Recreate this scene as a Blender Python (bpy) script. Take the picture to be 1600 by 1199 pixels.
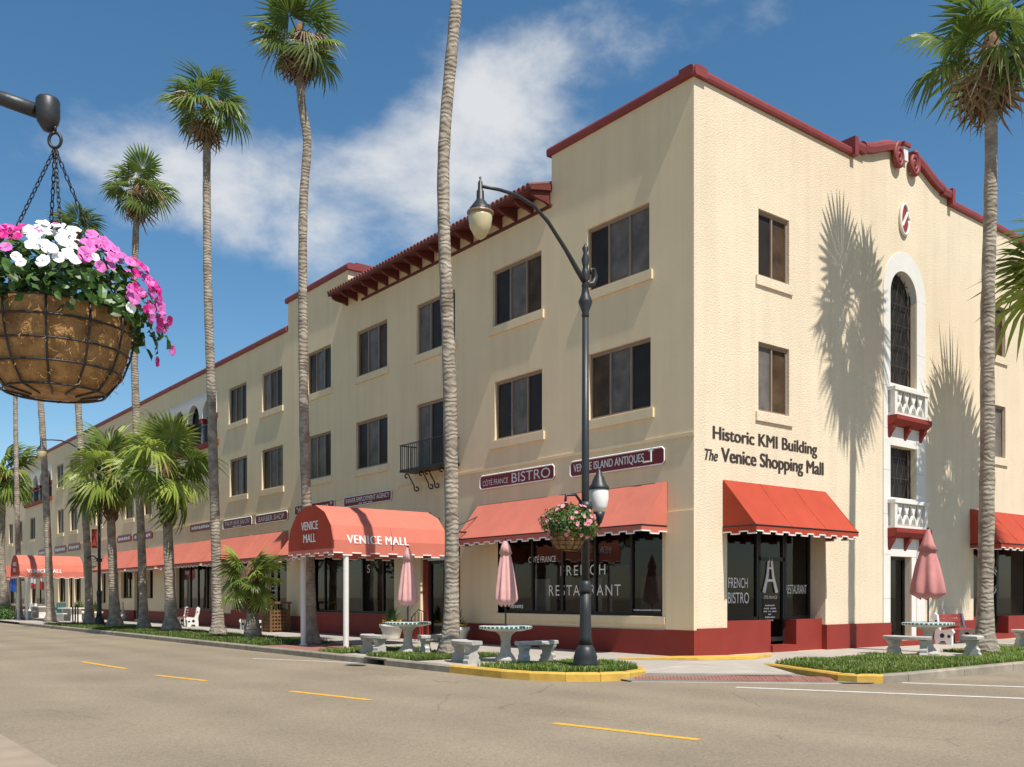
import bpy, math, random
from mathutils import Matrix, Vector
R_=math.radians; PI=math.pi
for o in list(bpy.data.objects): bpy.data.objects.remove(o)
scn=bpy.context.scene; COL=scn.collection
# ------------------------------------------------------------------ camera
# world axes: building corner at the origin, long street facade on X=0 (faces -X), side facade on Y=0 (faces -Y)
F=1481.5; HX=800.0; HY=932.5
_l=math.hypot(1170,1481.5); S_,C_=1170/_l,1481.5/_l
CAM=(-16.82,-14.54,1.4)
cd=bpy.data.cameras.new('camera'); cam=bpy.data.objects.new('camera',cd); COL.objects.link(cam)
cam.location=CAM; cam.rotation_euler=(PI/2,0,-math.asin(S_))
cd.sensor_width=36; cd.sensor_fit='HORIZONTAL'; cd.lens=F/1600*36; cd.shift_y=(HY-599.5)/1600
cd.clip_start=.1; cd.clip_end=3000
scn.camera=cam
# pixel (1600x1199 photo) -> point on a plane of the place
def ray(px,py):
    k=(px-HX)/F; return (S_+C_*k, C_-S_*k, (HY-py)/F)
def hit(px,py,ax,val):
    d=ray(px,py); t=(val-CAM[ax])/d[ax]; return tuple(CAM[i]+d[i]*t for i in range(3))
def LY(px,x=0): return hit(px,0,0,x)[1]
def LZ(px,py,x=0): return hit(px,py,0,x)[2]
def RX(px,y=0): return hit(px,0,1,y)[0]
def RZ(px,py,y=0): return hit(px,py,1,y)[2]
def GP(px,py,z=0): return hit(px,py,2,z)
# ------------------------------------------------------------------ sky, sun, exposure
KX,KY=.05,.635          # light travels +KX,+KY for every metre it falls
sd=Vector((-KX,-KY,1)).normalized()
elev=math.asin(sd.z); 
w=bpy.data.worlds.new('World'); scn.world=w; w.use_nodes=True
nt=w.node_tree; N=nt.nodes; Lk=nt.links
for n in list(N): N.remove(n)
out=N.new('ShaderNodeOutputWorld'); bg=N.new('ShaderNodeBackground'); bg.inputs[1].default_value=.094
sky=N.new('ShaderNodeTexSky'); sky.sky_type='NISHITA'; sky.sun_disc=False
sky.sun_elevation=elev; sky.sun_rotation=math.atan2(sd.x,sd.y)
sky.air_density=1.0; sky.dust_density=.35; sky.ozone_density=2.6
tc=N.new('ShaderNodeTexCoord'); sep=N.new('ShaderNodeSeparateXYZ'); Lk.new(tc.outputs['Generated'],sep.inputs[0])
def M(op,a,b=None,c=None):
    n=N.new('ShaderNodeMath'); n.operation=op
    for i,v in enumerate((a,b,c)):
        if v is None: continue
        if isinstance(v,(int,float)): n.inputs[i].default_value=v
        else: Lk.new(v,n.inputs[i])
    return n.outputs[0]
zc=M('ADD',M('MAXIMUM',sep.outputs[2],0.0),.04)
pxn=M('DIVIDE',sep.outputs[0],zc); pyn=M('DIVIDE',sep.outputs[1],zc)
cmb=N.new('ShaderNodeCombineXYZ'); Lk.new(pxn,cmb.inputs[0]); Lk.new(pyn,cmb.inputs[1])
def cnoise(scale,detail,rough,dist,off):
    mp=N.new('ShaderNodeMapping'); mp.inputs['Location'].default_value=off; mp.inputs['Scale'].default_value=(1,1,1.7); Lk.new(tc.outputs['Generated'],mp.inputs[0])
    n=N.new('ShaderNodeTexNoise'); n.inputs['Scale'].default_value=scale; n.inputs['Detail'].default_value=detail
    n.inputs['Roughness'].default_value=rough; n.inputs['Distortion'].default_value=dist
    Lk.new(mp.outputs[0],n.inputs['Vector']); return n.outputs['Fac']
nz=cnoise(5.5,10,.58,.1,(3.1,1.7,.4)); nb=cnoise(1.6,3,.5,.0,(7.3,2.2,.9))
def blob(cx,cy,rx,ry,amp,rot=0):     # a cloud bank that stands over this part of the sky
    dx=M('SUBTRACT',pxn,cx); dy=M('SUBTRACT',pyn,cy)
    ca,sa=math.cos(rot),math.sin(rot)
    u=M('DIVIDE',M('ADD',M('MULTIPLY',dx,ca),M('MULTIPLY',dy,sa)),rx); v=M('DIVIDE',M('SUBTRACT',M('MULTIPLY',dy,ca),M('MULTIPLY',dx,sa)),ry)
    d=M('ADD',M('MULTIPLY',u,u),M('MULTIPLY',v,v)); return M('MULTIPLY',M('POWER',2.718,M('MULTIPLY',d,-1)),amp)
bank=M('ADD',M('ADD',blob(.98,1.88,.34,.48,.40,.35),blob(1.1,1.25,.17,.45,.32,-.12)),M('ADD',blob(.60,2.0,.24,.2,.26,.1),blob(-.2,6.5,.9,1.0,.3)))
dens=M('ADD',M('ADD',M('MULTIPLY',nz,1.35),M('MULTIPLY',nb,.25)),bank)
mr=N.new('ShaderNodeMapRange'); mr.interpolation_type='SMOOTHSTEP'; Lk.new(dens,mr.inputs[0])
mr.inputs[1].default_value=.95; mr.inputs[2].default_value=1.42; mr.inputs[3].default_value=0; mr.inputs[4].default_value=.93
hm=N.new('ShaderNodeMapRange'); Lk.new(sep.outputs[2],hm.inputs[0]); hm.inputs[1].default_value=.0; hm.inputs[2].default_value=.12
cf=M('MULTIPLY',mr.outputs[0],hm.outputs[0])
hsv=N.new('ShaderNodeHueSaturation'); hsv.inputs['Hue'].default_value=.492; hsv.inputs['Saturation'].default_value=1.2; hsv.inputs['Value'].default_value=.86; Lk.new(sky.outputs[0],hsv.inputs['Color'])
mx=N.new('ShaderNodeMixRGB'); Lk.new(cf,mx.inputs[0]); Lk.new(hsv.outputs[0],mx.inputs[1]); mx.inputs[2].default_value=(5.3,5.4,5.5,1)
Lk.new(mx.outputs[0],bg.inputs[0]); Lk.new(bg.outputs[0],out.inputs[0])
sl=bpy.data.lights.new('sun','SUN'); sl.energy=3.85; sl.angle=R_(.55); sl.color=(1,.955,.885)
so=bpy.data.objects.new('sun',sl); COL.objects.link(so); so.rotation_euler=sd.to_track_quat('Z','Y').to_euler(); so.location=(-10,-20,40)
vs=scn.view_settings; vs.view_transform='Standard'; vs.look='None'; vs.gamma=1; vs.use_curve_mapping=False; vs.exposure=.64
# ------------------------------------------------------------------ materials
MT={}
def mat(name,col,rough=.7,var=.12,scale=6,bump=0,bscale=None,metal=0,spec=.4,col2=None,detail=6,stain=0,emis=None):
    if name in MT: return MT[name]
    m=bpy.data.materials.new(name); m.use_nodes=True; t=m.node_tree; b=t.nodes['Principled BSDF']
    b.inputs['Roughness'].default_value=rough; b.inputs['Metallic'].default_value=metal; b.inputs['Specular IOR Level'].default_value=spec
    tcn=t.nodes.new('ShaderNodeTexCoord'); n=t.nodes.new('ShaderNodeTexNoise'); n.inputs['Scale'].default_value=scale; n.inputs['Detail'].default_value=detail
    t.links.new(tcn.outputs['Object'],n.inputs['Vector'])
    r=t.nodes.new('ShaderNodeValToRGB'); t.links.new(n.outputs['Fac'],r.inputs[0])
    r.color_ramp.elements[0].position=.3; r.color_ramp.elements[1].position=.72
    c2=col2 if col2 else tuple(min(1,c*(1+var)) for c in col)
    c1=tuple(c*(1-var) for c in col) if not col2 else col
    r.color_ramp.elements[0].color=(*c1,1); r.color_ramp.elements[1].color=(*c2,1)
    last=r.outputs[0]
    if stain:
        n3=t.nodes.new('ShaderNodeTexNoise'); n3.inputs['Scale'].default_value=.35; n3.inputs['Detail'].default_value=5
        mp=t.nodes.new('ShaderNodeMapping'); mp.inputs['Scale'].default_value=(1,1,.35); t.links.new(tcn.outputs['Object'],mp.inputs[0]); t.links.new(mp.outputs[0],n3.inputs['Vector'])
        r3=t.nodes.new('ShaderNodeValToRGB'); t.links.new(n3.outputs['Fac'],r3.inputs[0]); r3.color_ramp.elements[0].color=(1-stain,1-stain,1-stain,1); r3.color_ramp.elements[1].color=(1,1,1,1)
        r3.color_ramp.elements[0].position=.35; r3.color_ramp.elements[1].position=.65
        mm=t.nodes.new('ShaderNodeMixRGB'); mm.blend_type='MULTIPLY'; mm.inputs[0].default_value=1; t.links.new(last,mm.inputs[1]); t.links.new(r3.outputs[0],mm.inputs[2]); last=mm.outputs[0]
    if name.startswith('stucco'):       # rain streaks
        n4=t.nodes.new('ShaderNodeTexNoise'); n4.inputs['Scale'].default_value=2.2; n4.inputs['Detail'].default_value=4
        mp4=t.nodes.new('ShaderNodeMapping'); mp4.inputs['Scale'].default_value=(1.6,1.6,.07); t.links.new(tcn.outputs['Object'],mp4.inputs[0]); t.links.new(mp4.outputs[0],n4.inputs['Vector'])
        r4=t.nodes.new('ShaderNodeValToRGB'); t.links.new(n4.outputs['Fac'],r4.inputs[0]); r4.color_ramp.elements[0].color=(.955,.95,.94,1); r4.color_ramp.elements[1].color=(1,1,1,1); r4.color_ramp.elements[0].position=.36; r4.color_ramp.elements[1].position=.56
        m4=t.nodes.new('ShaderNodeMixRGB'); m4.blend_type='MULTIPLY'; m4.inputs[0].default_value=1; t.links.new(last,m4.inputs[1]); t.links.new(r4.outputs[0],m4.inputs[2]); last=m4.outputs[0]
    t.links.new(last,b.inputs['Base Color'])
    if bump:
        n2=t.nodes.new('ShaderNodeTexNoise'); n2.inputs['Scale'].default_value=bscale or scale*6; n2.inputs['Detail'].default_value=5
        t.links.new(tcn.outputs['Object'],n2.inputs['Vector'])
        bp=t.nodes.new('ShaderNodeBump'); bp.inputs['Strength'].default_value=min(1,bump); bp.inputs['Distance'].default_value=.036 if name=='stucco_cream' else .02
        t.links.new(n2.outputs['Fac'],bp.inputs['Height']); t.links.new(bp.outputs[0],b.inputs['Normal'])
    if emis: b.inputs['Emission Color'].default_value=(*emis,1); b.inputs['Emission Strength'].default_value=1
    MT[name]=m; return m
def leafmat(name,col,col2,trans=.35,rough=.4,scale=3):
    m=mat(name,col,rough,col2=col2,scale=scale,spec=.45); t=m.node_tree; b=t.nodes['Principled BSDF']; o=t.nodes['Material Output']
    tr=t.nodes.new('ShaderNodeBsdfTranslucent'); mixs=t.nodes.new('ShaderNodeMixShader'); mixs.inputs[0].default_value=trans
    src=b.inputs['Base Color'].links[0].from_socket; oi=t.nodes.new('ShaderNodeObjectInfo'); h=t.nodes.new('ShaderNodeHueSaturation')
    mr=t.nodes.new('ShaderNodeMapRange'); mr.inputs[3].default_value=.72; mr.inputs[4].default_value=1.3; t.links.new(oi.outputs['Random'],mr.inputs[0]); t.links.new(mr.outputs[0],h.inputs['Value'])
    t.links.new(src,h.inputs['Color']); t.links.new(h.outputs[0],b.inputs['Base Color']); t.links.new(h.outputs[0],tr.inputs[0])
    t.links.new(b.outputs[0],mixs.inputs[1]); t.links.new(tr.outputs[0],mixs.inputs[2]); t.links.new(mixs.outputs[0],o.inputs[0]); return m
def glassmat(name,tint=.5):
    m=bpy.data.materials.new(name); m.use_nodes=True; t=m.node_tree
    for n in list(t.nodes): t.nodes.remove(n)
    o=t.nodes.new('ShaderNodeOutputMaterial'); tr=t.nodes.new('ShaderNodeBsdfTransparent'); tr.inputs[0].default_value=(tint,tint*.98,tint*.94,1)
    g=t.nodes.new('ShaderNodeBsdfGlossy'); g.inputs['Roughness'].default_value=.02
    fr=t.nodes.new('ShaderNodeFresnel'); fr.inputs[0].default_value=1.5; mxs=t.nodes.new('ShaderNodeMixShader')
    t.links.new(fr.outputs[0],mxs.inputs[0]); t.links.new(tr.outputs[0],mxs.inputs[1]); t.links.new(g.outputs[0],mxs.inputs[2]); t.links.new(mxs.outputs[0],o.inputs[0])
    MT[name]=m; return m
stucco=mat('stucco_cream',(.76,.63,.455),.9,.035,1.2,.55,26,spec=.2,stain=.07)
stucco_l=mat('stucco_smooth_shade_lift',(.82,.655,.42),.9,.03,1.0,.12,30,spec=.2,stain=.06)  # same cream paint, smoother; colour raised and warmed to lighten the shaded facade
redpaint=mat('red_paint',(.26,.034,.023),.65,.07,1.5,.15,30,spec=.3,stain=.12)
coping_m=mat('red_coping',(.25,.045,.040),.55,.12,3,.1,20,stain=.15)
white_m=mat('white_paint',(.72,.69,.63),.7,.03,3,.1,40,stain=.06)
frame_m=mat('bronze_frame',(.27,.20,.145),.5,.06,4)
dark_frame=mat('dark_frame',(.02,.018,.017),.4,.1,5)
pane_d=mat('window_dark',(.034,.026,.021),.3,.25,1.5,spec=.12)
pane_c=mat('window_curtain',(.15,.13,.11),.25,.3,2.5,spec=.12)
pane_b=mat('window_brown',(.075,.046,.024),.3,.5,1.8,spec=.12)
glass=glassmat('shop_glass',.5)
awn_m=mat('awning_canvas',(.41,.064,.034),.85,.06,2.0,.08,60,spec=.15,stain=.1)
awn_s=mat('awning_canvas_faded',(.60,.18,.125),.85,.06,2.0,.08,60,spec=.15,stain=.1)
trim_m=mat('white_trim',(.80,.76,.70),.8,.04,8)
sign_m=mat('sign_maroon',(.19,.013,.015),.45,.08,4)
letter_m=mat('sign_white',(.78,.76,.73),.6,.03,6)
brown_l=mat('brown_letters',(.045,.03,.022),.6,.1,6)
iron=mat('black_iron',(.018,.017,.017),.45,.15,8,.1,40)
lampm=mat('lamp_post_paint',(.024,.025,.025),.45,.12,6,.08,40,spec=.5)
globe_m=mat('frosted_globe',(.82,.80,.74),.3,.03,4)
amber=mat('amber_globe',(.55,.46,.27),.25,.08,5)
concrete=mat('concrete_cast',(.50,.47,.41),.9,.14,9,.35,50,stain=.2)
conc_white=mat('white_cast',(.72,.69,.64),.85,.08,9,.2,50)
walk_m=mat('sidewalk_concrete',(.43,.38,.315),.92,.09,2.2,.2,70,stain=.14)
kerb_m=mat('kerb_concrete',(.34,.29,.22),.92,.2,4,.35,40,stain=.3)
yellow_m=mat('kerb_yellow',(.66,.40,.07),.75,.16,5,.25,40,stain=.18)
redpave=mat('red_paving',(.30,.13,.095),.85,.14,4,.25,50)
line_y=mat('road_paint_yellow',(.72,.38,.03),.75,.15,9)
line_w=mat('road_paint_white',(.62,.59,.54),.8,.14,6)
trunk_m=mat('palm_trunk',(.17,.135,.10),.95,col2=(.42,.36,.28),scale=4,bump=.7,bscale=18)
boot_m=mat('palm_boots',(.09,.05,.03),.95,col2=(.24,.13,.07),scale=9,bump=.8,bscale=25)
frond_g=leafmat('frond_green',(.088,.145,.02),(.20,.27,.055),.42)
frond_y=leafmat('frond_lime',(.18,.26,.03),(.40,.45,.10),.45)
frond_d=leafmat('frond_dead',(.15,.095,.045),(.33,.23,.13),.2,.8)
frond_t=leafmat('frond_tan',(.36,.26,.14),(.55,.42,.26),.25,.8)
grass_m=leafmat('grass_green',(.085,.145,.018),(.21,.265,.055),.3)
soil_m=mat('grass_soil',(.06,.085,.022),.95,.4,5,.4,40)
pink_cloth=mat('umbrella_cloth',(.55,.23,.21),.85,.08,5,.1,60,spec=.15)
pink_cloth2=mat('umbrella_cloth_pale',(.68,.37,.34),.85,.08,5,.1,60,spec=.15)
wood=mat('brown_wood',(.17,.085,.035),.7,.25,6,.3,40)
# asphalt: pale worn chip seal
asph=mat('asphalt_worn',(.225,.176,.117),.93,.16,42,.45,120,col2=(.375,.302,.205),detail=4,stain=.2)
def wear(m):
    t=m.node_tree; b=t.nodes['Principled BSDF']; src=b.inputs['Base Color'].links[0].from_socket; tcn=t.nodes.new('ShaderNodeTexCoord')
    def mth(op,a,c=None):
        n=t.nodes.new('ShaderNodeMath'); n.operation=op
        for i,v in enumerate((a,c)):
            if v is None: continue
            if isinstance(v,(int,float)): n.inputs[i].default_value=v
            else: t.links.new(v,n.inputs[i])
        return n.outputs[0]
    sp=t.nodes.new('ShaderNodeSeparateXYZ'); t.links.new(tcn.outputs['Object'],sp.inputs[0])
    nz=t.nodes.new('ShaderNodeTexNoise'); nz.inputs['Scale'].default_value=.5; t.links.new(tcn.outputs['Object'],nz.inputs['Vector'])
    tr=mth('MULTIPLY',mth('ADD',mth('SINE',mth('ADD',mth('MULTIPLY',sp.outputs[0],3.6),mth('MULTIPLY',nz.outputs['Fac'],1.6))),1),.045)
    vo=t.nodes.new('ShaderNodeTexVoronoi'); vo.feature='DISTANCE_TO_EDGE'; vo.inputs['Scale'].default_value=.22
    dn=t.nodes.new('ShaderNodeTexNoise'); dn.inputs['Scale'].default_value=1.3; dn.inputs['Detail'].default_value=5; t.links.new(tcn.outputs['Object'],dn.inputs['Vector'])
    mv=t.nodes.new('ShaderNodeMixRGB'); mv.inputs[0].default_value=.22; t.links.new(tcn.outputs['Object'],mv.inputs[1]); t.links.new(dn.outputs['Color'],mv.inputs[2]); t.links.new(mv.outputs[0],vo.inputs['Vector'])
    cr=mth('MULTIPLY',mth('LESS_THAN',vo.outputs['Distance'],.0022),mth('GREATER_THAN',nz.outputs['Fac'],.5))
    fac=mth('SUBTRACT',mth('SUBTRACT',1.0,tr),mth('MULTIPLY',cr,.2))
    mm=t.nodes.new('ShaderNodeMixRGB'); mm.blend_type='MULTIPLY'; mm.inputs[0].default_value=1; t.links.new(src,mm.inputs[1]); t.links.new(fac,mm.inputs[2]); t.links.new(mm.outputs[0],b.inputs['Base Color'])
wear(asph)
def rings(m):      # leaf-scar rings round a palm trunk
    t=m.node_tree; bp=[n for n in t.nodes if n.type=='BUMP'][0]; tcn=t.nodes.new('ShaderNodeTexCoord'); wv=t.nodes.new('ShaderNodeTexWave'); wv.bands_direction='Z'
    wv.inputs['Scale'].default_value=2.6; wv.inputs['Distortion'].default_value=11; wv.inputs['Detail'].default_value=4; t.links.new(tcn.outputs['Object'],wv.inputs['Vector'])
    old=bp.inputs['Height'].links[0].from_socket; ad=t.nodes.new('ShaderNodeMath'); ad.operation='ADD'; t.links.new(old,ad.inputs[0]); t.links.new(wv.outputs['Fac'],ad.inputs[1]); t.links.new(ad.outputs[0],bp.inputs['Height'])
    b=t.nodes['Principled BSDF']; src=b.inputs['Base Color'].links[0].from_socket; r=t.nodes.new('ShaderNodeValToRGB'); r.color_ramp.elements[0].color=(.62,.6,.58,1); r.color_ramp.elements[1].color=(1,1,1,1); r.color_ramp.elements[1].position=.5
    t.links.new(wv.outputs['Fac'],r.inputs[0]); mm=t.nodes.new('ShaderNodeMixRGB'); mm.blend_type='MULTIPLY'; mm.inputs[0].default_value=.22; t.links.new(src,mm.inputs[1]); t.links.new(r.outputs[0],mm.inputs[2]); t.links.new(mm.outputs[0],b.inputs['Base Color'])
rings(trunk_m)
# ------------------------------------------------------------------ mesh helpers
class B:
    def __init__(s): s.v=[]; s.f=[]
    def add(s,vs,fs):
        o=len(s.v); s.v+=[tuple(p) for p in vs]; s.f+=[tuple(i+o for i in f) for f in fs]; return s
    def box(s,x0,x1,y0,y1,z0,z1):
        x0,x1=min(x0,x1),max(x0,x1); y0,y1=min(y0,y1),max(y0,y1); z0,z1=min(z0,z1),max(z0,z1)
        return s.add([(x0,y0,z0),(x1,y0,z0),(x1,y1,z0),(x0,y1,z0),(x0,y0,z1),(x1,y0,z1),(x1,y1,z1),(x0,y1,z1)],
            [(0,3,2,1),(4,5,6,7),(0,1,5,4),(1,2,6,5),(2,3,7,6),(3,0,4,7)])
    def tube(s,path,r,n=8,caps=True):
        P=[Vector(p) for p in path]; rs=r if isinstance(r,(list,tuple)) else [r]*len(P)
        T0=(P[1]-P[0]).normalized(); u=T0.orthogonal().normalized(); o=len(s.v); vs=[];fs=[]
        for i,p in enumerate(P):
            T=(P[min(i+1,len(P)-1)]-P[max(i-1,0)]).normalized(); u=(u-T*u.dot(T)).normalized(); v=T.cross(u)
            vs+=[p+(u*math.cos(2*PI*j/n)+v*math.sin(2*PI*j/n))*rs[i] for j in range(n)]
        for i in range(len(P)-1):
            for j in range(n): a=i*n+j; b=i*n+(j+1)%n; fs.append((a,b,b+n,a+n))
        if caps: fs.append(tuple(range(n-1,-1,-1))); fs.append(tuple(range((len(P)-1)*n,len(P)*n)))
        return s.add(vs,fs)
    def lathe(s,prof,c=(0,0,0),n=16,flute=0,fn=0):
        vs=[];fs=[]
        for r,z in prof:
            for j in range(n):
                a=2*PI*j/n; rr=r*(1+(flute*math.cos(fn*a) if fn else 0)); vs.append((c[0]+rr*math.cos(a),c[1]+rr*math.sin(a),c[2]+z))
        m=len(prof)
        for i in range(m-1):
            for j in range(n): a=i*n+j; b=i*n+(j+1)%n; fs.append((a,b,b+n,a+n))
        fs.append(tuple(range(n-1,-1,-1))); fs.append(tuple(range((m-1)*n,m*n)))
        return s.add(vs,fs)
    def prism(s,poly,fn,a,b):      # poly 2-D, fn(u,v,w)->xyz, extruded from w=a to w=b
        n=len(poly); ar=sum(poly[i][0]*poly[(i+1)%n][1]-poly[(i+1)%n][0]*poly[i][1] for i in range(n))
        vs=[fn(u,v,a) for u,v in poly]+[fn(u,v,b) for u,v in poly]
        fs=[tuple(range(n-1,-1,-1)),tuple(range(n,2*n))]+[(i,(i+1)%n,(i+1)%n+n,i+n) for i in range(n)]
        p=[Vector(x) for x in vs]; nrm=(p[1]-p[0]).cross(p[2]-p[1]); 
        s.add(vs,fs); s.fix=True; return s
    def build(s,name,m,parent=None,smooth=False,recalc=False):
        me=bpy.data.meshes.new(name); me.from_pydata(s.v,[],s.f); me.materials.append(m)
        if recalc or getattr(s,'fix',False):
            import bmesh
            bm=bmesh.new(); bm.from_mesh(me); bmesh.ops.recalc_face_normals(bm,faces=bm.faces); bm.to_mesh(me); bm.free()
        if smooth:
            for p in me.polygons: p.use_smooth=True
        me.update(); return link(name,me,parent)
def link(name,me,parent=None):
    o=bpy.data.objects.new(name,me); COL.objects.link(o)
    if parent is not None: o.parent=parent
    return o
def tag(o,label,cat,group=None):
    o['label']=label; o['category']=cat
    if group: o['group']=group
    return o
def thing(name,label,cat,loc=(0,0,0),rz=0,group=None):
    o=bpy.data.objects.new(name,None); COL.objects.link(o); o.location=loc; o.rotation_euler=(0,0,rz); o.empty_display_size=.2
    return tag(o,label,cat,group)
def struct(o): o['kind']='structure'; return o
def copy_tree(o,parent=None):
    c=o.copy(); COL.objects.link(c); c.parent=parent
    for ch in list(o.children): copy_tree(ch,c)
    return c
def arcpts(cx,cy,r,a0,a1,n): return [(cx+r*math.cos(a0+(a1-a0)*i/n),cy+r*math.sin(a0+(a1-a0)*i/n)) for i in range(n+1)]
# facade frames: 'L' = street facade (along = Y, out = -X); 'R' = side facade (along = X, out = -Y)
def FP(fc,a,o,z): return (-o,a,z) if fc=='L' else (a,-o,z)
def fbox(b,fc,a0,a1,o0,o1,z0,z1):
    p=FP(fc,a0,o0,z0); q=FP(fc,a1,o1,z1); return b.box(p[0],q[0],p[1],q[1],p[2],q[2])
def text_obj(body,fc,a_left,zc,o,width,height,m,parent,name='lettering',bold=.0,ext=.004,shear=0,spacing=1.0,pos=None,rot=None):
    if body[0] in '~_':
        r=random.Random(len(body)*7+int(width*1000)); n=len(body); cw=width/n; b=B(); sg=-1 if fc=='L' else 1
        for i,ch_ in enumerate(body):
            if ch_!='~': continue
            x0,x1=cw*(i+.12),cw*(i+.86); h0=[-height*r.uniform(.3,.5),-height*r.uniform(.3,.5)]; h1=[height*r.uniform(.2,.5),height*r.uniform(.2,.5)]
            q=[(x0,h0[0]),(x1,h0[1]),(x1,h1[1]),(x0,h1[0])]; b.add([pos(*t) if pos else FP(fc,a_left+sg*t[0],o,zc+t[1]) for t in q],[(0,1,2,3)])
        g=b.build('small_print',m,parent); g['kind']='stuff'; return g
    c=bpy.data.curves.new('t','FONT'); c.body=body; c.size=1; c.extrude=0; c.shear=shear; c.space_character=spacing
    c.align_x='LEFT'; t=bpy.data.objects.new('t',c); COL.objects.link(t)
    dg=bpy.context.evaluated_depsgraph_get(); me=bpy.data.meshes.new_from_object(t.evaluated_get(dg)); bpy.data.objects.remove(t)
    xs=[v.co.x for v in me.vertices]; ys=[v.co.y for v in me.vertices]; x0,x1,y0,y1=min(xs),max(xs),min(ys),max(ys)
    sx=width/(x1-x0); sy=height/(y1-y0); sg=-1 if fc=='L' else 1
    vs=[]
    for v in me.vertices:
        u=(v.co.x-x0)*sx; h=(v.co.y-(y0+y1)/2)*sy
        vs.append(pos(u,h) if pos else FP(fc,a_left+sg*u,o,zc+h))
    fs=[tuple(p.vertices) for p in me.polygons]; nv=len(vs)
    if ext>.006 and not pos:      # raised letters: give them sides
        back=[FP(fc,(v[1] if fc=='L' else v[0]),o-ext,v[2]) for v in vs]
        from collections import Counter
        ec=Counter()
        for f in fs:
            for i in range(len(f)): ec[tuple(sorted((f[i],f[(i+1)%len(f)])))]+=1
        ed=[(f[i],f[(i+1)%len(f)]) for f in fs for i in range(len(f)) if ec[tuple(sorted((f[i],f[(i+1)%len(f)])))]==1]
        vs=vs+back; fs=fs+[(b,a,a+nv,b+nv) for a,b in ed]
    b=B(); b.add(vs,fs)
    if bold:
        q=[Vector(pos(*t)) if pos else Vector(FP(fc,a_left+sg*t[0],o,zc+t[1])) for t in ((0,0),(.01,0),(0,-.01))]; ux=(q[1]-q[0]).normalized(); nz_=ux.cross(q[0]-q[2]).normalized()
        for k,sh in ((1,1),(2,-1)):
            dd_=ux*(sh*bold*1.6*height)+nz_*.0015*k; b.add([tuple(Vector(v)+dd_) for v in vs],fs)
    return b.build(name,m,parent)
# ------------------------------------------------------------------ ground
def ngon(name,pts,z,m,parent=None): 
    b=B(); b.add([(x,y,z) for x,y in pts],[tuple(range(len(pts)))]); o=b.build(name,m,parent,recalc=False)
    if o.data.polygons[0].normal.z<0: o.data.flip_normals()
    return o
road=struct(ngon('road',[(-900,-900),(900,-900),(900,900),(-900,900)],-.13,asph))
def strip(name,p,q,wd,z,m,parent):
    d=Vector((q[0]-p[0],q[1]-p[1])).normalized()*wd/2; n=Vector((-d.y,d.x))
    return ngon(name,[(p[0]+n.x,p[1]+n.y),(q[0]+n.x,q[1]+n.y),(q[0]-n.x,q[1]-n.y),(p[0]-n.x,p[1]-n.y)],z,m,parent)
for a,b_ in [((865,1130),(1093,1156)),((453,1080),(580,1094)),((243,1055),(323,1064)),((127,1034),(197,1045))]:
    strip('yellow_dash',GP(*a,-.126)[:2],GP(*b_,-.126)[:2],.12,-.126,line_y,road)
for a,b_ in [((1150,1074),(1640,1093)),((1410,1067),(1640,1075))]:
    strip('white_line',GP(*a,-.126)[:2],GP(*b_,-.126)[:2],.14,-.126,line_w,road)
strip('white_line',GP(395,1029,-.126)[:2],GP(560,1036,-.126)[:2],.10,-.126,line_w,road)
# sidewalk: slabs with recessed joints on a base sheet
side=B(); side.add([(-5.85,1.2,-.02),(-5.85,110,-.02),(.3,110,-.02),(.3,.3,-.02),(60,.3,-.02),(60,-5.4,-.02),(-1.6,-5.4,-.11),(-4.6,-2.5,-.11),(-4.6,-1,-.03)],[(0,8,7,6,5,4,3,2,1)])
sidewalk=struct(side.build('sidewalk',mat('sidewalk_joint',(.2,.18,.15),.95,.2,4)))
if sidewalk.data.polygons[0].normal.z<0: sidewalk.data.flip_normals()
def slab(x0,x1,y0,y1,z=0,m=None,name='sidewalk_slab'):
    g=.006; b=B(); b.box(x0+g,x1-g,y0+g,y1-g,z-.03,z); return b.build(name,m or walk_m,sidewalk)
y=0.0
while y<60:
    st=1.55 if y<40 else 4
    for x0,x1 in ((-3.25,-1.62),(-1.62,-.0)): slab(x0,x1,y,y+st)
    y+=st
x=0.0
while x<24:
    for y0,y1 in ((-2.55,-1.25),(-1.25,0)): slab(x,x+1.55,y0,y1)
    x+=1.55
# corner: slabs in front of the building corner falling towards the crossing
def quadslab(pts,name='sidewalk_slab',m=None,t=.03):
    n=len(pts); b=B(); b.add(list(pts)+[(p[0],p[1],p[2]-t) for p in pts],[tuple(range(n)),tuple(range(2*n-1,n-1,-1))]+[(i,i+n,(i+1)%n+n,(i+1)%n) for i in range(n)])
    b.fix=True; return b.build(name,m or walk_m,sidewalk)
def zr(x,y):   # height of the corner ramp
    d=(x+y+7.3)/math.sqrt(2); return max(-.115,min(0,-.115+d*.052))
def rq(*p): quadslab([(x,y,zr(x,y)) for x,y in p])
rq((-3.24,-.006),(-1.63,-.006),(-1.63,-1.6),(-2.6,-1.6),(-3.1,-1.1)); rq((-1.615,-.006),(-.006,-.006),(-.006,-1.6),(-1.615,-1.6))
rq((-3.05,-1.12),(-2.58,-1.615),(-1.63,-1.615),(-1.63,-3.9),(-3.85,-1.75)); rq((-1.615,-1.615),(-.006,-1.615),(-.006,-2.3),(-.62,-2.42),(-1.615,-3.88))
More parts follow.
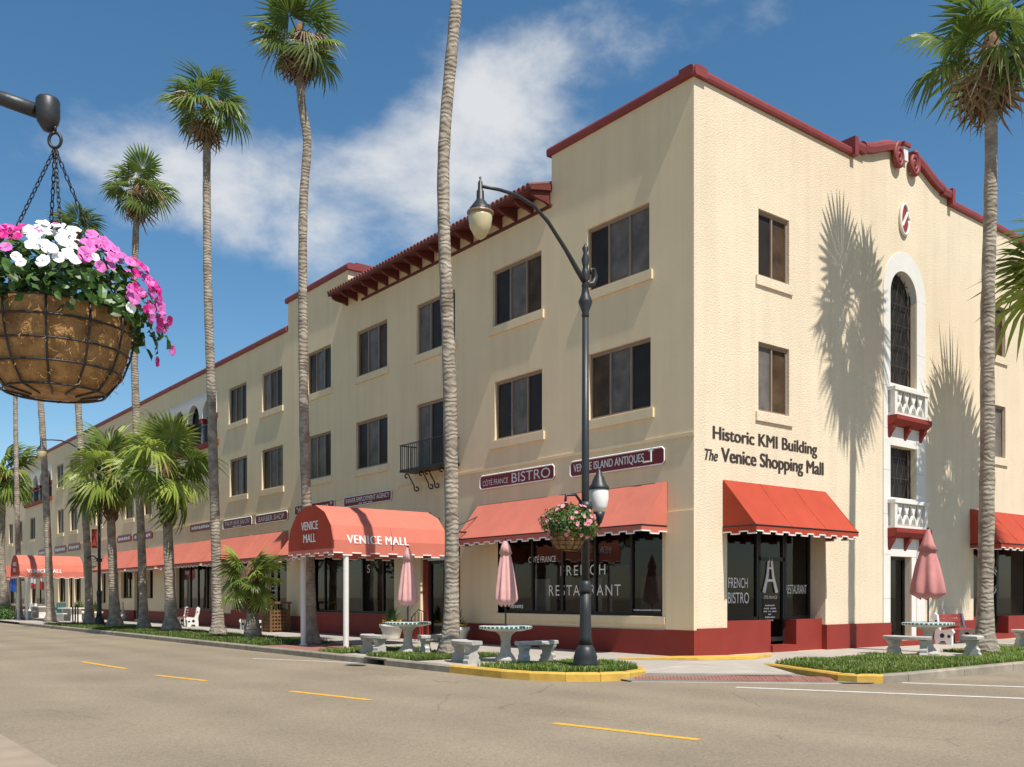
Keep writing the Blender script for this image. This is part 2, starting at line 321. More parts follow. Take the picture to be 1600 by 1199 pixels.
# red tactile strip along the dropped kerb, one tile after another
ta=Vector((-4.45,-2.45)); tb=Vector((-1.95,-4.95)); nd=14; dv=(tb-ta)/nd; nn=Vector((.7071,.7071))*.58
tile=None
for i in range(nd):
    p=ta+dv*i+Vector((.0,.0)); b=B(); e=dv.normalized()*.004
    q=[p+e,p+dv-e,p+dv-e+nn,p+e+nn]; zz=[zr(v.x,v.y)+.006 for v in q]
    b.add([(v.x,v.y,z_) for v,z_ in zip(q,zz)]+[(v.x,v.y,z_-.03) for v,z_ in zip(q,zz)],[(0,1,2,3),(7,6,5,4),(0,4,5,1),(1,5,6,2),(2,6,7,3),(3,7,4,0)])
    for u in range(4):
        for v_ in range(8):
            c=p+dv*((u+.5)/4)+nn*((v_+.5)/8); zc_=zr(c.x,c.y)+.005; b.lathe([(.022,0),(.018,.008),(.008,.011)],(c.x,c.y,zc_),6)
    b.fix=True; b.build('tactile_tile',redpave,sidewalk)
quadslab([(ta.x-.2,ta.y-.12,-.118),(tb.x-.12,tb.y-.2,-.118),(tb.x,tb.y,-.112),(ta.x,ta.y,-.112)],'gutter_strip')
# yellow wedge kerb at the foot of the building corner
wb=B(); pts=[(-1.9,.55),(-.75,-.75),(.6,-1.25),(1.7,-.9),(.2,-.35),(-.4,.3)]
wb.add([(x,y,.004+zr(x,y)) for x,y in pts]+[(x,y,.004+(.10 if 1<i_<5 or i_==1 else .03)) for i_,(x,y) in enumerate(pts)],[(0,1,7,6),(1,2,8,7),(2,3,9,8),(3,4,10,9),(4,5,11,10),(5,0,6,11),(6,7,8,9,10,11)])
wb.fix=True
# (a painted flare, low enough to step over)
wedge=wb.build('yellow_kerb_flare',yellow_m,sidewalk)
for v in wedge.data.vertices: v.co.z=min(v.co.z,.055)
# red paving under the canopy, pads under the tables
for x0,x1 in ((-5.8,-4.5),(-4.5,-3.26)):
    slab(x0,x1,7.45,9.3,.004,redpave,'red_paving_slab'); slab(x0,x1,9.3,11.1,.004,redpave,'red_paving_slab')
for y0,y1 in ((.55,2.9),(5.0,6.3)):
    for x0,x1 in ((-5.8,-4.55),(-4.55,-3.26)): slab(x0,x1,y0,y1,.002)
for x0 in range(-6,-3,1): slab(max(x0,-5.8),min(x0+1,-3.26),37.5,49,.002)
slab(3.3,6.1,-3.9,-2.56,.03)
slab(9.3,12.5,-3.9,-2.56,.03)
# kerbs: stones along a path
def kerb(path,name,label_m,step=1.5,top=.02,w_=.17,parent=None):
    root=bpy.data.objects.new(name,None); COL.objects.link(root); root['kind']='structure'
    P=[Vector(p) for p in path]; segs=[]
    for a,b2 in zip(P[:-1],P[1:]):
        n=max(1,round((b2-a).length/step)); segs+=[(a.lerp(b2,i/n),a.lerp(b2,(i+1)/n)) for i in range(n)]
    for i,(a,b2) in enumerate(segs):
        d=(b2-a).normalized(); n_=Vector((-d.y,d.x))      # left of the walking direction = inner side
        g=d*.006 if (b2-a).length>.6 else d*0
        a1,b1=a+g,b2-g; prof=[(0,-.2),(0,top-.03),(.03,top),(w_,top),(w_,-.2)]; bb=B()
        vs=[(*(a1+n_*u),z) for u,z in prof]+[(*(b1+n_*u),z) for u,z in prof]; m=len(prof)
        bb.add(vs,[tuple(range(m)),tuple(range(2*m-1,m-1,-1))]+[(j,j+m,(j+1)%m+m,(j+1)%m) for j in range(m)]); bb.fix=True
        bb.build('kerb_stone',label_m,root)
    return root
kerb([(-6,42),(-6,4.62)],'kerb',kerb_m); kerb([(-6,3.62),(-6,1.2)],'kerb',kerb_m,1.2)
kerb([(-6,1.2),(-6,-.5),(-5.85,-1.15),(-5.5,-1.75),(-5.0,-2.15),(-4.4,-2.3),(-3.8,-2.1),(-3.35,-1.65),(-3.1,-1.0)],'yellow_kerb',yellow_m,1.8,.03)
kerb([(-.62,-2.4),(-1.75,-4.85),(-1.7,-5.2),(-1.35,-5.5)],'yellow_kerb',yellow_m,1.6,.03)
kerb([(-1.35,-5.5),(-.7,-5.6),(24,-5.6)],'kerb',kerb_m,2.0,.03)
kerb([(-15.4,-40),(-15.4,60)],'far_kerb',kerb_m,3)
far_walk=B(); far_walk.box(-24,-15.57,-60,80,-.2,.0); struct(far_walk.build('opposite_sidewalk',walk_m))
gut=ngon('gutter',[(-15.4,-40),(-14.75,-40),(-14.75,60),(-15.4,60)],-.126,mat('gutter_concrete',(.33,.255,.18),.9,.12,3)); struct(gut)
# storm drain inlet
dr=thing('storm_drain','dark storm drain slot in the kerb below the left table benches','storm drain',(-6,4.12,-.13))

for s_ in (-.5,.38): b=B(); b.box(.0,.3,s_,s_+.12,-.05,.12); b.build('drain_cheek',kerb_m,dr)
b=B(); b.box(-.01,.32,-.5,.5,.12,.152); b.build('drain_lid',kerb_m,dr); b=B(); b.box(.28,.32,-.38,.38,-.06,.12); b.build('drain_back',iron,dr)
# grass: soil sheets and blades
def inpoly(x,y,P):
    c=False; j=len(P)-1
    for i in range(len(P)):
        if (P[i][1]>y)!=(P[j][1]>y) and x<(P[j][0]-P[i][0])*(y-P[i][1])/(P[j][1]-P[i][1])+P[i][0]: c=not c
        j=i
    return c
def lawn(poly,dens,seed,z=.02,h=(.05,.11)):
    s=ngon('lawn_soil',poly,z,soil_m); s['kind']='structure'
    rng=random.Random(seed); xs=[p[0] for p in poly]; ys=[p[1] for p in poly]; n=int((max(xs)-min(xs))*(max(ys)-min(ys))*dens); vs=[];fs=[]
    for _ in range(n):
        x=rng.uniform(min(xs),max(xs)); yy=rng.uniform(min(ys),max(ys))
        if not inpoly(x,yy,poly): continue
        pt=.5+.5*math.sin(x*2.1+1.3*math.sin(yy*1.7))*math.sin(yy*1.9+.8*math.sin(x*2.7)); hh=rng.uniform(*h)*(.6+.7*pt); a=rng.uniform(0,2*PI); wd=rng.uniform(.006,.012); le=rng.uniform(.2,.9)*hh; dx,dy=math.cos(a),math.sin(a)
        o=len(vs); vs+=[(x-dy*wd,yy+dx*wd,z),(x+dy*wd,yy-dx*wd,z),(x+dx*le*.4+dy*wd*.7,yy+dy*le*.4-dx*wd*.7,z+hh*.65),(x+dx*le*.4-dy*wd*.7,yy+dy*le*.4+dx*wd*.7,z+hh*.65),(x+dx*le,yy+dy*le,z+hh)]
        fs+=[(o,o+1,o+2,o+3),(o+3,o+2,o+4)]
    b=B(); b.v=vs; b.f=fs; g=b.build('grass',grass_m); g['kind']='stuff'; tag(g,'short green grass of the planting strip','grass'); del g['category']; return g
lawn([(-5.82,.5),(-5.82,-.5),(-5.5,-1.3),(-4.9,-1.95),(-4.4,-2.1),(-3.8,-1.9),(-3.35,-1.4),(-3.2,-.8),(-3.28,.5)],1500,1,.03,(.04,.10))
lawn([(-5.82,2.95),(-3.28,2.95),(-3.28,4.95),(-5.82,4.95)],1100,2)
lawn([(-5.82,6.35),(-3.28,6.35),(-3.28,7.4),(-5.82,7.4)],900,3)
lawn([(-5.82,11.15),(-3.28,11.15),(-3.28,37.4),(-5.82,37.4)],420,4,.02,(.06,.12))
lawn([(-.55,-2.62),(-1.2,-4.0),(-1.55,-4.9),(-1.3,-5.35),(-.6,-5.42),(3.25,-5.42),(3.25,-2.62)],1500,5,.03,(.05,.11))
lawn([(3.25,-3.95),(3.25,-5.42),(9.2,-5.42),(9.2,-2.62),(6.15,-2.62),(6.15,-3.95)],1000,6,.03,(.04,.10))
lawn([(9.25,-3.95),(9.25,-5.42),(16,-5.42),(16,-2.62),(12.6,-2.62),(12.6,-3.95)],500,7,.03,(.04,.09))
# ------------------------------------------------------------------ the building
bld=thing('commercial_building','cream stucco three-storey corner building with red copings and shop awnings','building')
ZT,ZM,ZW=13.4,12.4,12.25     # wall tops: towers, eave section, long wing
YT,Y2,Y3,YE=5.02,16.46,21.52,108.0
def wall(name,fc,a0,a1,z0,z1,holes,m,depth=.16,o=0.0):
    hs=[h for h in holes if h[1]>a0 and h[0]<a1]
    A=sorted({a0,a1,*[min(max(v,a0),a1) for h in hs for v in h[:2]]}); Z=sorted({z0,z1,*[v for h in hs for v in h[2:4] if z0<v<z1]}); b=B()
    inh=lambda a,z: any(h[0]<a<h[1] and h[2]<z<h[3] for h in hs)
    flip=(fc=='L')
    def q(p): b.add(p if not flip else p[::-1],[(0,1,2,3)])
    for i in range(len(A)-1):
        for k in range(len(Z)-1):
            if not inh((A[i]+A[i+1])/2,(Z[k]+Z[k+1])/2):
                q([FP(fc,A[i],o,Z[k]),FP(fc,A[i+1],o,Z[k]),FP(fc,A[i+1],o,Z[k+1]),FP(fc,A[i],o,Z[k+1])])
    for h in hs:
        d=h[4] if len(h)>4 else depth; p0,p1,z_0,z_1=h[:4]; z_0=max(z_0,z0)
        for u in (p0,p1):
            if a0<u<a1 or True: b.add([FP(fc,u,o,z_0),FP(fc,u,o-d,z_0),FP(fc,u,o-d,z_1),FP(fc,u,o,z_1)],[(0,1,2,3)])
        b.add([FP(fc,p0,o,z_1),FP(fc,p1,o,z_1),FP(fc,p1,o-d,z_1),FP(fc,p0,o-d,z_1)],[(0,1,2,3)])
        b.add([FP(fc,p0,o,z_0),FP(fc,p1,o,z_0),FP(fc,p1,o-d,z_0),FP(fc,p0,o-d,z_0)],[(0,1,2,3)])
    return b.build(name,m,bld)
rngw=random.Random(5)
def window(fc,a0,a1,z0,z1,n=3,dp=.14,sill=True,parent=None):
    b=B(); t=.055
    fbox(b,fc,a0,a1,-dp,-dp+.07,z1-t*1.6,z1); fbox(b,fc,a0,a1,-dp,-dp+.07,z0,z0+t); 
    ws=(a1-a0)/n
    for i in range(n+1):
        a=a0+ws*i; lo=max(a0,a-t/2 if 0<i<n else (a if i==0 else a-t)); hi=min(a1,lo+t); fbox(b,fc,lo,hi,-dp,-dp+.066,z0+t,z1-t*1.6)
    wn=b.build('window',frame_m,parent or bld)
    for i in range(n):
        b=B(); fbox(b,fc,a0+ws*i+.03,a0+ws*(i+1)-.03,-dp-.03,-dp+.02,z0+t*.6,z1-t); m=rngw.choice([pane_d,pane_c,pane_c,pane_b]) if i%2 else rngw.choice([pane_d,pane_d,pane_c,pane_b])
        b.build('pane',m,wn)
    if sill:
        b=B(); fbox(b,fc,a0-.12,a1+.12,-.02,.055,z0-.26,z0-.035); b.build('sill',stucco_l if fc=='L' else stucco,wn)
    return wn
def lw(pl,pr,zb,zt,n=3): return (LY(pr),LY(pl),zb,zt,n)
Z3=(9.32,10.95); Z2=(5.98,7.68)
LWIN=[]
for pl,pr in ((917.6,1014.6),(770,846),(651,711),(557.5,605),(480,517),(409.5,441),(357.5,385)): LWIN.append((LY(pr),LY(pl),*Z3))
for pl,pr in ((919.6,1016.6),(773,847),(556,605.5),(482,517),(409,442),(359,386)): LWIN.append((LY(pr),LY(pl),*Z2))
LWIN.append((LY(711),LY(651),5.55,7.68))
far3=[(220,236),(109,121),(89,99)]; far2=[(225,237),(195,209),(150,160),(110,121),(90,99.5),(68,74),(47,55),(29,35),(14,20)]
for pl,pr in far3: LWIN.append((LY(pr),LY(pl),*Z3))
for pl,pr in far2: LWIN.append((LY(pr),LY(pl),*Z2))
ARC=[(LY(339),LY(250),8.75,11.15),(LY(81),LY(42),8.75,11.15)]
# ground-floor openings of the street facade: (a0,a1,z0,z1)
G1=(LY(1035),LY(778),.93,3.12); DO=(LY(719),LY(657),.12,3.1); G2=(LY(616),LY(482),.8,3.05); G3=(LY(448),LY(362),.8,3.0); G4=(LY(331),LY(275),.75,3.0)
GS=[(LY(239),LY(230),1.3,2.9),(LY(218),LY(210),.1,2.9),(LY(207),LY(189),1.3,2.9),(LY(165),LY(158),1.0,2.9),(LY(126),LY(116),1.0,2.9),(LY(113),LY(107),.1,2.9),(LY(102),LY(91),1.0,2.9),(LY(70),LY(48),.8,2.9),(LY(38),LY(14),.8,2.9)]
GL=[G1,DO,G2,G3,G4]+GS
holes=[(*h,.16) for h in LWIN]+[(*h,1.3) for h in ARC]+[(*h,.22) for h in GL]
wall('street_wall','L',0,YT,0,ZT,holes,stucco_l); wall('street_wall','L',YT,Y2,0,ZM,holes,stucco_l)
wall('street_wall','L',Y2,Y3,0,ZT,holes,stucco_l); wall('street_wall','L',Y3,YE,0,ZW,holes,stucco_l)
for h in LWIN:
    tall=h[2]<5.8; window('L',h[0],h[1],h[2],h[3],3,sill=not tall) if h[0]<35 else window('L',h[0],h[1],h[2],h[3],2)
# tower flanks and roofs
b=B(); b.add([(0,YT,ZM-.5),(0,YT,ZT),(9,YT,ZT),(9,YT,ZM-.5)],[(0,1,2,3)]); b.build('tower_flank',stucco,bld)
b=B(); b.add([(0,Y2,ZM-.5),(9,Y2,ZM-.5),(9,Y2,ZT),(0,Y2,ZT)],[(0,1,2,3)]); b.build('tower_flank',stucco,bld)
b=B(); b.add([(0,Y3,ZW-.5),(0,Y3,ZT),(9,Y3,ZT),(9,Y3,ZW-.5)],[(0,1,2,3)]); b.build('tower_flank',stucco,bld)
b=B(); b.box(.36,40,.36,YE,4.35,12.0); b.box(5,40,5,YE,0,4.35); b.build('inner_core',mat('core_dark',(.05,.045,.04),.9,.1,2),bld)
b=B(); b.box(.3,40,.3,YT-.02,12.6,13.1); b.box(.3,9,Y2+.02,Y3-.02,12.6,13.1); b.build('tower_roof',kerb_m,bld)
# copings: a rounded roll on the wall top
def coping(fc,a0,a1,z,parent=bld,h=.22,o=.09,back=.35):
    prof=[(-.0,-.02),(o*.75,-.02),(o,.04),(o,.13),(o*.7,.19),(0,h),(-back,h),(-back,-.02)]; b=B(); n=len(prof)
    b.add([FP(fc,a0,u,z+v) for u,v in prof]+[FP(fc,a1,u,z+v) for u,v in prof],[tuple(range(n)),tuple(range(2*n-1,n-1,-1))]+[(i,i+n,(i+1)%n+n,(i+1)%n) for i in range(n)])
    b.fix=True; return b.build('coping',coping_m,bld)
coping('L',-.12,YT+.12,ZT); coping('L',Y2-.12,Y3+.12,ZT); coping('L',Y3+.02,YE,ZW)
b=B(); b.box(.3,8,Y2-.1,Y2+.25,ZT,ZT+.28); b.build('coping',coping_m,bld)
# eave between the towers: tiled top, soffit, brackets
ev=B(); e0,e1=YT-.02,LY(508,-.85)
ev.add([(.05,e0,12.62),(-.74,e0,12.36),(-.74,e0,12.28),(.05,e0,12.45),(.05,e1,12.62),(-.74,e1,12.36),(-.74,e1,12.28),(.05,e1,12.45)],[(0,1,2,3),(7,6,5,4),(0,4,5,1),(1,5,6,2),(2,6,7,3),(3,7,4,0)]); ev.fix=True
eave=ev.build('eave',mat('eave_red',(.13,.028,.022),.6,.15,3),bld)
n=17
for i in range(n):
    a=e0+.12+(e1-e0-.24)*i/(n-1); b=B(); b.prism([(0,12.44),(-.64,12.29),(-.64,12.22),(-.5,12.15),(-.2,12.12),(0,12.06)],lambda u,v,w_:(u,w_,v),a-.045,a+.045); b.build('bracket',MT['eave_red'],eave)
b=B(); b.box(-.05,0,e0,e1-1.2,11.98,12.06); b.build('moulding',MT['eave_red'],eave)
for i in range(60):
    a=e0+(e1-e0)*(i+.5)/60; b=B(); b.tube([(.3,a,12.73),(-.78,a,12.385)],.075,6); b.build('roof_tile',mat('roof_tile_clay',(.16,.05,.04),.8,.2,5),eave)
b=B(); b.add([(.05,YT,12.64),(.05,Y2,12.64),(6,Y2,14.2),(6,YT,14.2)],[(0,3,2,1)]); b.build('tile_roof',MT['roof_tile_clay'],bld)
# belt moulding
for a0,a1,z in ((-.03,LY(624),5.17),(LY(624),LY(452),5.05),(LY(452),60,4.98)):
    b=B(); fbox(b,'L',a0,a1,0,.035,z-.05,z+.03); b.build('belt_moulding',stucco_l,bld)
# red plinth pieces between openings
def plinth(fc,spans,o=.05):
    for a0,a1,zt in spans:
        b=B(); fbox(b,fc,a0,a1,-.1,o,-.12,zt); b.build('plinth',redpaint,bld)
plinth('L',[(-.05,.86,.62),(.86,G1[1]+.05,.60),(G1[1]+.05,DO[0]+.012,.60),(DO[1]-.012,G2[0],.6),(G2[0],G2[1],.795),(G2[1],G3[0],.62),(G3[0],G3[1],.795),(G3[1],G4[0],.62),(G4[0],G4[1],.745),(G4[1],GS[1][0]+.012,.6),(GS[1][1]-.012,GS[5][0]+.012,.6),(GS[5][1]-.012,90,.6)])
b=B(); fbox(b,'L',-.03,.84,0,.035,.6,3.4); b.build('corner_pilaster',stucco_l,bld)
# shop windows
def shop(fc,g,cuts,base=0,door=None,o=-.2,name='shop_window'):
    a0,a1,z0,z1=g; b=B(); t=.07
    fbox(b,fc,a0,a1,o-.05,o+.03,z1-.09,z1); fbox(b,fc,a0,a1,o-.05,o+.03,z0,z0+.08)
    E=[a0]+sorted(cuts)+[a1]
    for a in E: lo=min(max(a-t/2,a0),a1-t); fbox(b,fc,lo,lo+t,o-.05,o+.04,z0+.08,z1-.09)
    w_=b.build(name,dark_frame,bld)
    for p,q in zip(E[:-1],E[1:]):
        b=B(); pa=[FP(fc,p+.03,o-.01,z0+.05),FP(fc,q-.03,o-.01,z0+.05),FP(fc,q-.03,o-.01,z1-.05),FP(fc,p+.03,o-.01,z1-.05)]
        b.add(pa if fc=='R' else pa[::-1],[(0,1,2,3)]); b.build('pane',glass,w_)
    return w_
s1=shop('L',G1,[LY(824),LY(871),LY(922),LY(979)]); b=B(); fbox(b,'L',G1[0]-.1,G1[1]+.1,-.03,.05,.74,.92); b.build('sill',stucco_l,s1)
shop('L',G2,[LY(501),LY(530),LY(560),LY(592)]); shop('L',G3,[LY(382),LY(405),LY(428)]); shop('L',G4,[LY(292),LY(304),LY(318)])
for g in GS: shop('L',g,[(g[0]+g[1])/2] if g[1]-g[0]>1 else [])
for g in GS:
    if g[2]>.2: pass
# mall door: red surround, white transom, glass leaf
dw=shop('L',(DO[0]+.35,DO[1]-.3,.12,2.55),[(DO[0]+DO[1])/2],name='entrance_door')
for a0,a1,z0,z1,m in ((DO[0],DO[0]+.33,.12,2.6,redpaint),(DO[1]-.28,DO[1],.12,2.6,redpaint),(DO[0],DO[1],2.66,3.08,redpaint),(DO[0],DO[1],2.56,2.66,white_m)):
    b=B(); fbox(b,'L',a0,a1,-.18,-.1,z0,z1); b.build('door_surround',m,dw)
ym=(DO[0]+DO[1])/2; b=B(); b.tube([(.09,ym+.11*math.cos(2*PI*i/24),2.87+.19*math.sin(2*PI*i/24)) for i in range(25)],.02,6); b.build('oval_ornament',white_m,dw,smooth=True)
# ground-floor interior
im=mat('interior_wall',(.20,.15,.10),.9,.3,1.2); fl=mat('interior_floor',(.12,.09,.07),.5,.3,2)
b=B(); b.box(.24,5,.24,60,.02,.1); b.box(5,30,.62,5,.02,.1); b.build('interior_floor',fl,bld)
for a in (8.5,G2[0]-.6,G2[1]+.4,G3[1]+.5,G4[1]+.5,40): 
    b=B(); b.box(.24,5,a,a+.12,.1,4.35); b.build('interior_wall',im,bld)
rf=random.Random(3)
for i in range(16):      # things standing in the dim shops
    a=rf.uniform(1.2,24); x=rf.uniform(1.2,4); b=B(); hh=rf.uniform(.7,1.7); b.box(x,x+rf.uniform(.3,.9),a,a+rf.uniform(.4,1.1),.1,.1+hh); b.build('shop_fitting',rf.choice([wood,im,white_m,redpaint]),bld)
for i in range(5):
    a=G1[0]+.5+i*1.05; b=B(); b.box(.5,.52,a,a+.7,1.0+.3*(i%2),1.9+.3*(i%2)); b.build('window_poster',rf.choice([letter_m,im,conc_white]),bld)
b=B()
for i in range(24): a=G1[0]+.05+i*.1; b.lathe([(.02,2.62),(.035,2.7),(.035,2.9),(.012,2.98),(.012,3.1)],(.36,a,0),6)
b.build('window_bottles',wood,bld)
# --- window writing
gl=-.2+.004
def gtext(body,px0,px1,py0,py1,fc='L',y=None,bold=.0,**k):
    if fc=='L': x=.2; a0=LY(px0,x); a1=LY(px1,x); pm=(px0+px1)/2; zt=LZ(pm,py0,x); zb=LZ(pm,py1,x); return text_obj(body,'L',a0,(zt+zb)/2,gl,abs(a1-a0),abs(zt-zb),letter_m,s1,bold=bold,**k)
    a0=RX(px0,y); a1=RX(px1,y); pm=(px0+px1)/2; zt=RZ(pm,py0,y); zb=RZ(pm,py1,y); return text_obj(body,'R',a0,(zt+zb)/2,-y+.004,abs(a1-a0),abs(zt-zb),letter_m,k.pop('parent'),bold=bold,**k)
gtext('CÔTÉ FRANCE',826,869,867,879); gtext('FRENCH',876,946,883,899,spacing=1.3); gtext('RESTAURANT',858,970,914,931,spacing=1.25)
gtext('~~~~~~',797,818,945,951); gtext('~~_~~~',799,815,953,960); gtext('~'*20,985,1033,952,955); gtext('~'*18,989,1029,958,961)
def hrow(txt,g,z,h,w,a): text_obj(txt,'L',a,z,gl,w,h,letter_m,s1)
hrow('S',G2,2.4,.3,.2,LY(566)); 
for k_,w_ in enumerate((.45,.5,.55,.3)): hrow('~~~_~~~~',G3,2.0-.17*k_,.07,w_,LY(418))
# ---- side facade
PD=.5   # shop recess depth
AL=(1.19,5.23,0,3.1,PD)
RW=[(RX(1183)+.05,RX(1233),*Z3),(RX(1183)+.05,RX(1233),*Z2),(RX(1545),RX(1571),*Z3),(RX(1545),RX(1571),*Z2),(19.2,20.7,*Z3),(19.2,20.7,*Z2)]
SX0,SX1=RX(1379),RX(1445); OX0,OX1=RX(1390),RX(1431); CX=(SX0+SX1)/2
AL2=(RX(1521),18.2,0,3.1,PD)
ARW=(OX0,OX1,RZ(1410,603),RZ(1410,425)); W2R=(OX0,OX1,RZ(1410,779),RZ(1410,699)); DR=(OX0,OX0+1.16,.14,RZ(1406,870))
rh=[(*h,.16) for h in RW]+[AL,AL2,(ARW[0],ARW[1],ARW[2],ARW[3],.3),(*W2R,.3),(*DR,.3)]
wall('side_wall','R',0,30,0,ZT,rh,stucco)
for h in RW: window('R',*h,2 if h[0]<10 else 2)
# pediment: ogee gable over the middle bay
pc=(RX(1330)+RX(1482))/2; hw=(RX(1482)-RX(1330))/2
def pz(px,py): return RZ(px,py)
prof=[(hw,0),(hw,.17),(hw-.5,.17),(hw-.5,.24)]
for i in range(13):
    t=i/12; xx=(hw-.5)*(1-t)+.42*t; prof.append((xx,.24+.48*(t*t*(3-2*t))))
gp=[(pc-x,ZT+z) for x,z in prof]+[(pc+x,ZT+z) for x,z in reversed(prof)]
b=B(); b.prism(gp,lambda u,v,w_:(u,w_,v),0.0,.35); b.build('pediment',stucco,bld)
def coping_path(pts,nm='coping'):
    b=B(); n=len(pts); sec=[(.02,-.14),(.14,-.14),(.17,.0),(.14,.1),(.05,.16),(-.4,.16),(-.4,-.14)]; m=len(sec); vs=[];fs=[]
    for i,(x,z) in enumerate(pts):
        p=pts[max(0,i-1)]; q=pts[min(n-1,i+1)]; d=Vector((q[0]-p[0],q[1]-p[1])).normalized(); nn_=Vector((-d.y,d.x))
        if nn_.y<0: nn_=-nn_
        for o_,h_ in sec: vs.append((x+nn_.x*(h_+.14),-o_,z+nn_.y*(h_+.14)))
    for i in range(n-1):
        for j in range(m): fs.append((i*m+j,(i+1)*m+j,(i+1)*m+(j+1)%m,i*m+(j+1)%m))
    fs+=[tuple(range(m)),tuple(range(n*m-1,(n-1)*m-1,-1))]; b.add(vs,fs); b.fix=True; return b.build(nm,coping_m,bld,smooth=False)
coping('R',-.126,pc-hw-.09,ZT+.004); coping('R',pc+hw+.09,30,ZT+.004)
for sg in (-1,1):
    coping_path([(pc+sg*(hw-.09),ZT+.17),(pc+sg*(hw-.55),ZT+.17)][::(1 if sg<0 else -1)])
    cv=[(pc+sg*x,ZT+z) for x,z in prof[3:]]; coping_path(cv if sg<0 else cv[::-1])
    b=B(); x0=pc+sg*hw; b.box(x0-.088,x0+.088,-.18,.34,ZT-.03,ZT+.47); b.build('coping_step',coping_m,bld)
    # volute
    b=B(); cx=pc+sg*.42; cz=ZT+.60; path=[]
    for i in range(40):
        t=i/39; a=PI/2-sg*0 + (t*2.3*2*PI)*(1 if sg<0 else -1); r=.27*(1-t)+.04; path.append((cx+r*math.cos(a)*.8,-.12,cz+r*math.sin(a)*1.15))
    b.tube(path,[.08*(1-.5*i/39) for i in range(40)],8); b.build('volute',coping_m,bld,smooth=True)
b=B(); b.box(pc-.12,pc+.12,-.1,.3,ZT+.6,ZT+1.0); b.build('finial_block',white_m,bld); b=B(); b.box(pc-.18,pc+.18,-.16,.32,ZT+1.0,ZT+1.1); b.build('finial_cap',coping_m,bld)
# emblem
ex,ez=RX(1411),RZ(1411,344); b=B(); ring=[(ex+.22*math.cos(a)*(1-.1*math.sin(a)),-.05,ez+.44*math.sin(a)) for a in [2*PI*i/28 for i in range(29)]]
b.tube(ring,.045,8); em=b.build('emblem',white_m,bld,smooth=True)
b=B(); b.prism([(ex+.2*math.cos(2*PI*i/20),ez+.41*math.sin(2*PI*i/20)) for i in range(20)],lambda u,v,w_:(u,w_,v),-.05,0.01); b.build('emblem_field',redpaint,em)
b=B(); b.tube([(ex-.14,-.06,ez-.22),(ex+.14,-.06,ez+.22)],.04,6); b.build('emblem_bar',white_m,em)
# white surround with stone joints
def blockrow(x0,x1,z0,z1,o=.03): 
    b=B(); fbox(b,'R',x0+.004,x1-.004,-.02,o,z0+.004,z1-.004); return b.build('surround_stone',white_m,bld)
zs=ARW[3]-.72   # springing of the arch
zz=[0.12,1.35,2.6,3.75,5.0,6.2,7.4,8.5,zs]
for z0,z1 in zip(zz[:-1],zz[1:]): blockrow(SX0,OX0,z0,z1); blockrow(OX1,SX1,z0,z1)
for z0,z1 in ((DR[3],W2R[2]),(W2R[3],ARW[2])): blockrow(OX0,OX1,z0,z1,.026)
blockrow(DR[1],OX1,.12,DR[3],.022)
ro=(SX1-SX0)/2; ri=(OX1-OX0)/2; oc=(OX0+OX1)/2; na=7
for i in range(na):
    a0=PI-PI*i/na; a1=PI-PI*(i+1)/na; po=[(CX+ro*math.cos(a0+(a1-a0)*j/4),zs+1.28*ro*math.sin(a0+(a1-a0)*j/4)*.86) for j in range(5)]; pi_=[(oc+ri*math.cos(a1+(a0-a1)*j/4),zs+.72*math.sin(a1+(a0-a1)*j/4)) for j in range(5)]
    b=B(); b.prism(po+pi_,lambda u,v,w_:(u,w_,v),-.03,.02); b.build('arch_stone',white_m,bld)
# corners of the arched opening are filled with wall
for sg in (-1,1):
    ps=[(oc+sg*ri,zs),(oc+sg*ri,ARW[3])]+[(oc,ARW[3])]+[(oc+sg*ri*math.sin(PI/2*j/8),zs+.72*math.cos(PI/2*j/8)) for j in range(8)]
    b=B(); b.prism(ps,lambda u,v,w_:(u,w_,v),-.02,.25); b.build('arch_spandrel',white_m,bld)
def grille(x0,x1,z0,z1,y=.2):
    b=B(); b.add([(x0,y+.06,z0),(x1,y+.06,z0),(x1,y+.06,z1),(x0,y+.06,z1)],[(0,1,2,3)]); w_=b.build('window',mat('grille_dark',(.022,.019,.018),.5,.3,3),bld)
    b=B(); n=7; fbox(b,'R',x0,x0+.03,-y+.0,-y+.04,z0,z1); fbox(b,'R',x1-.03,x1,-y,-y+.04,z0,z1)
    for i in range(n):
        a=x0+(x1-x0)*(i+.5)/n; k=int((z1-z0)/.08); b.tube([(a+.06*math.sin(j*.55+i*2.1),y-.02,z0+(z1-z0)*j/k) for j in range(k+1)],.011,4)
    for z in [z0+.6*i for i in range(int((z1-z0)/.6)+1)]: b.tube([(x0,y-.02,z),(x1,y-.02,z)],.012,4)
    b.build('iron_grille',mat('grille_iron',(.06,.05,.045),.5,.2,8),w_)
grille(*ARW[:2],ARW[2],ARW[3]); grille(*W2R)
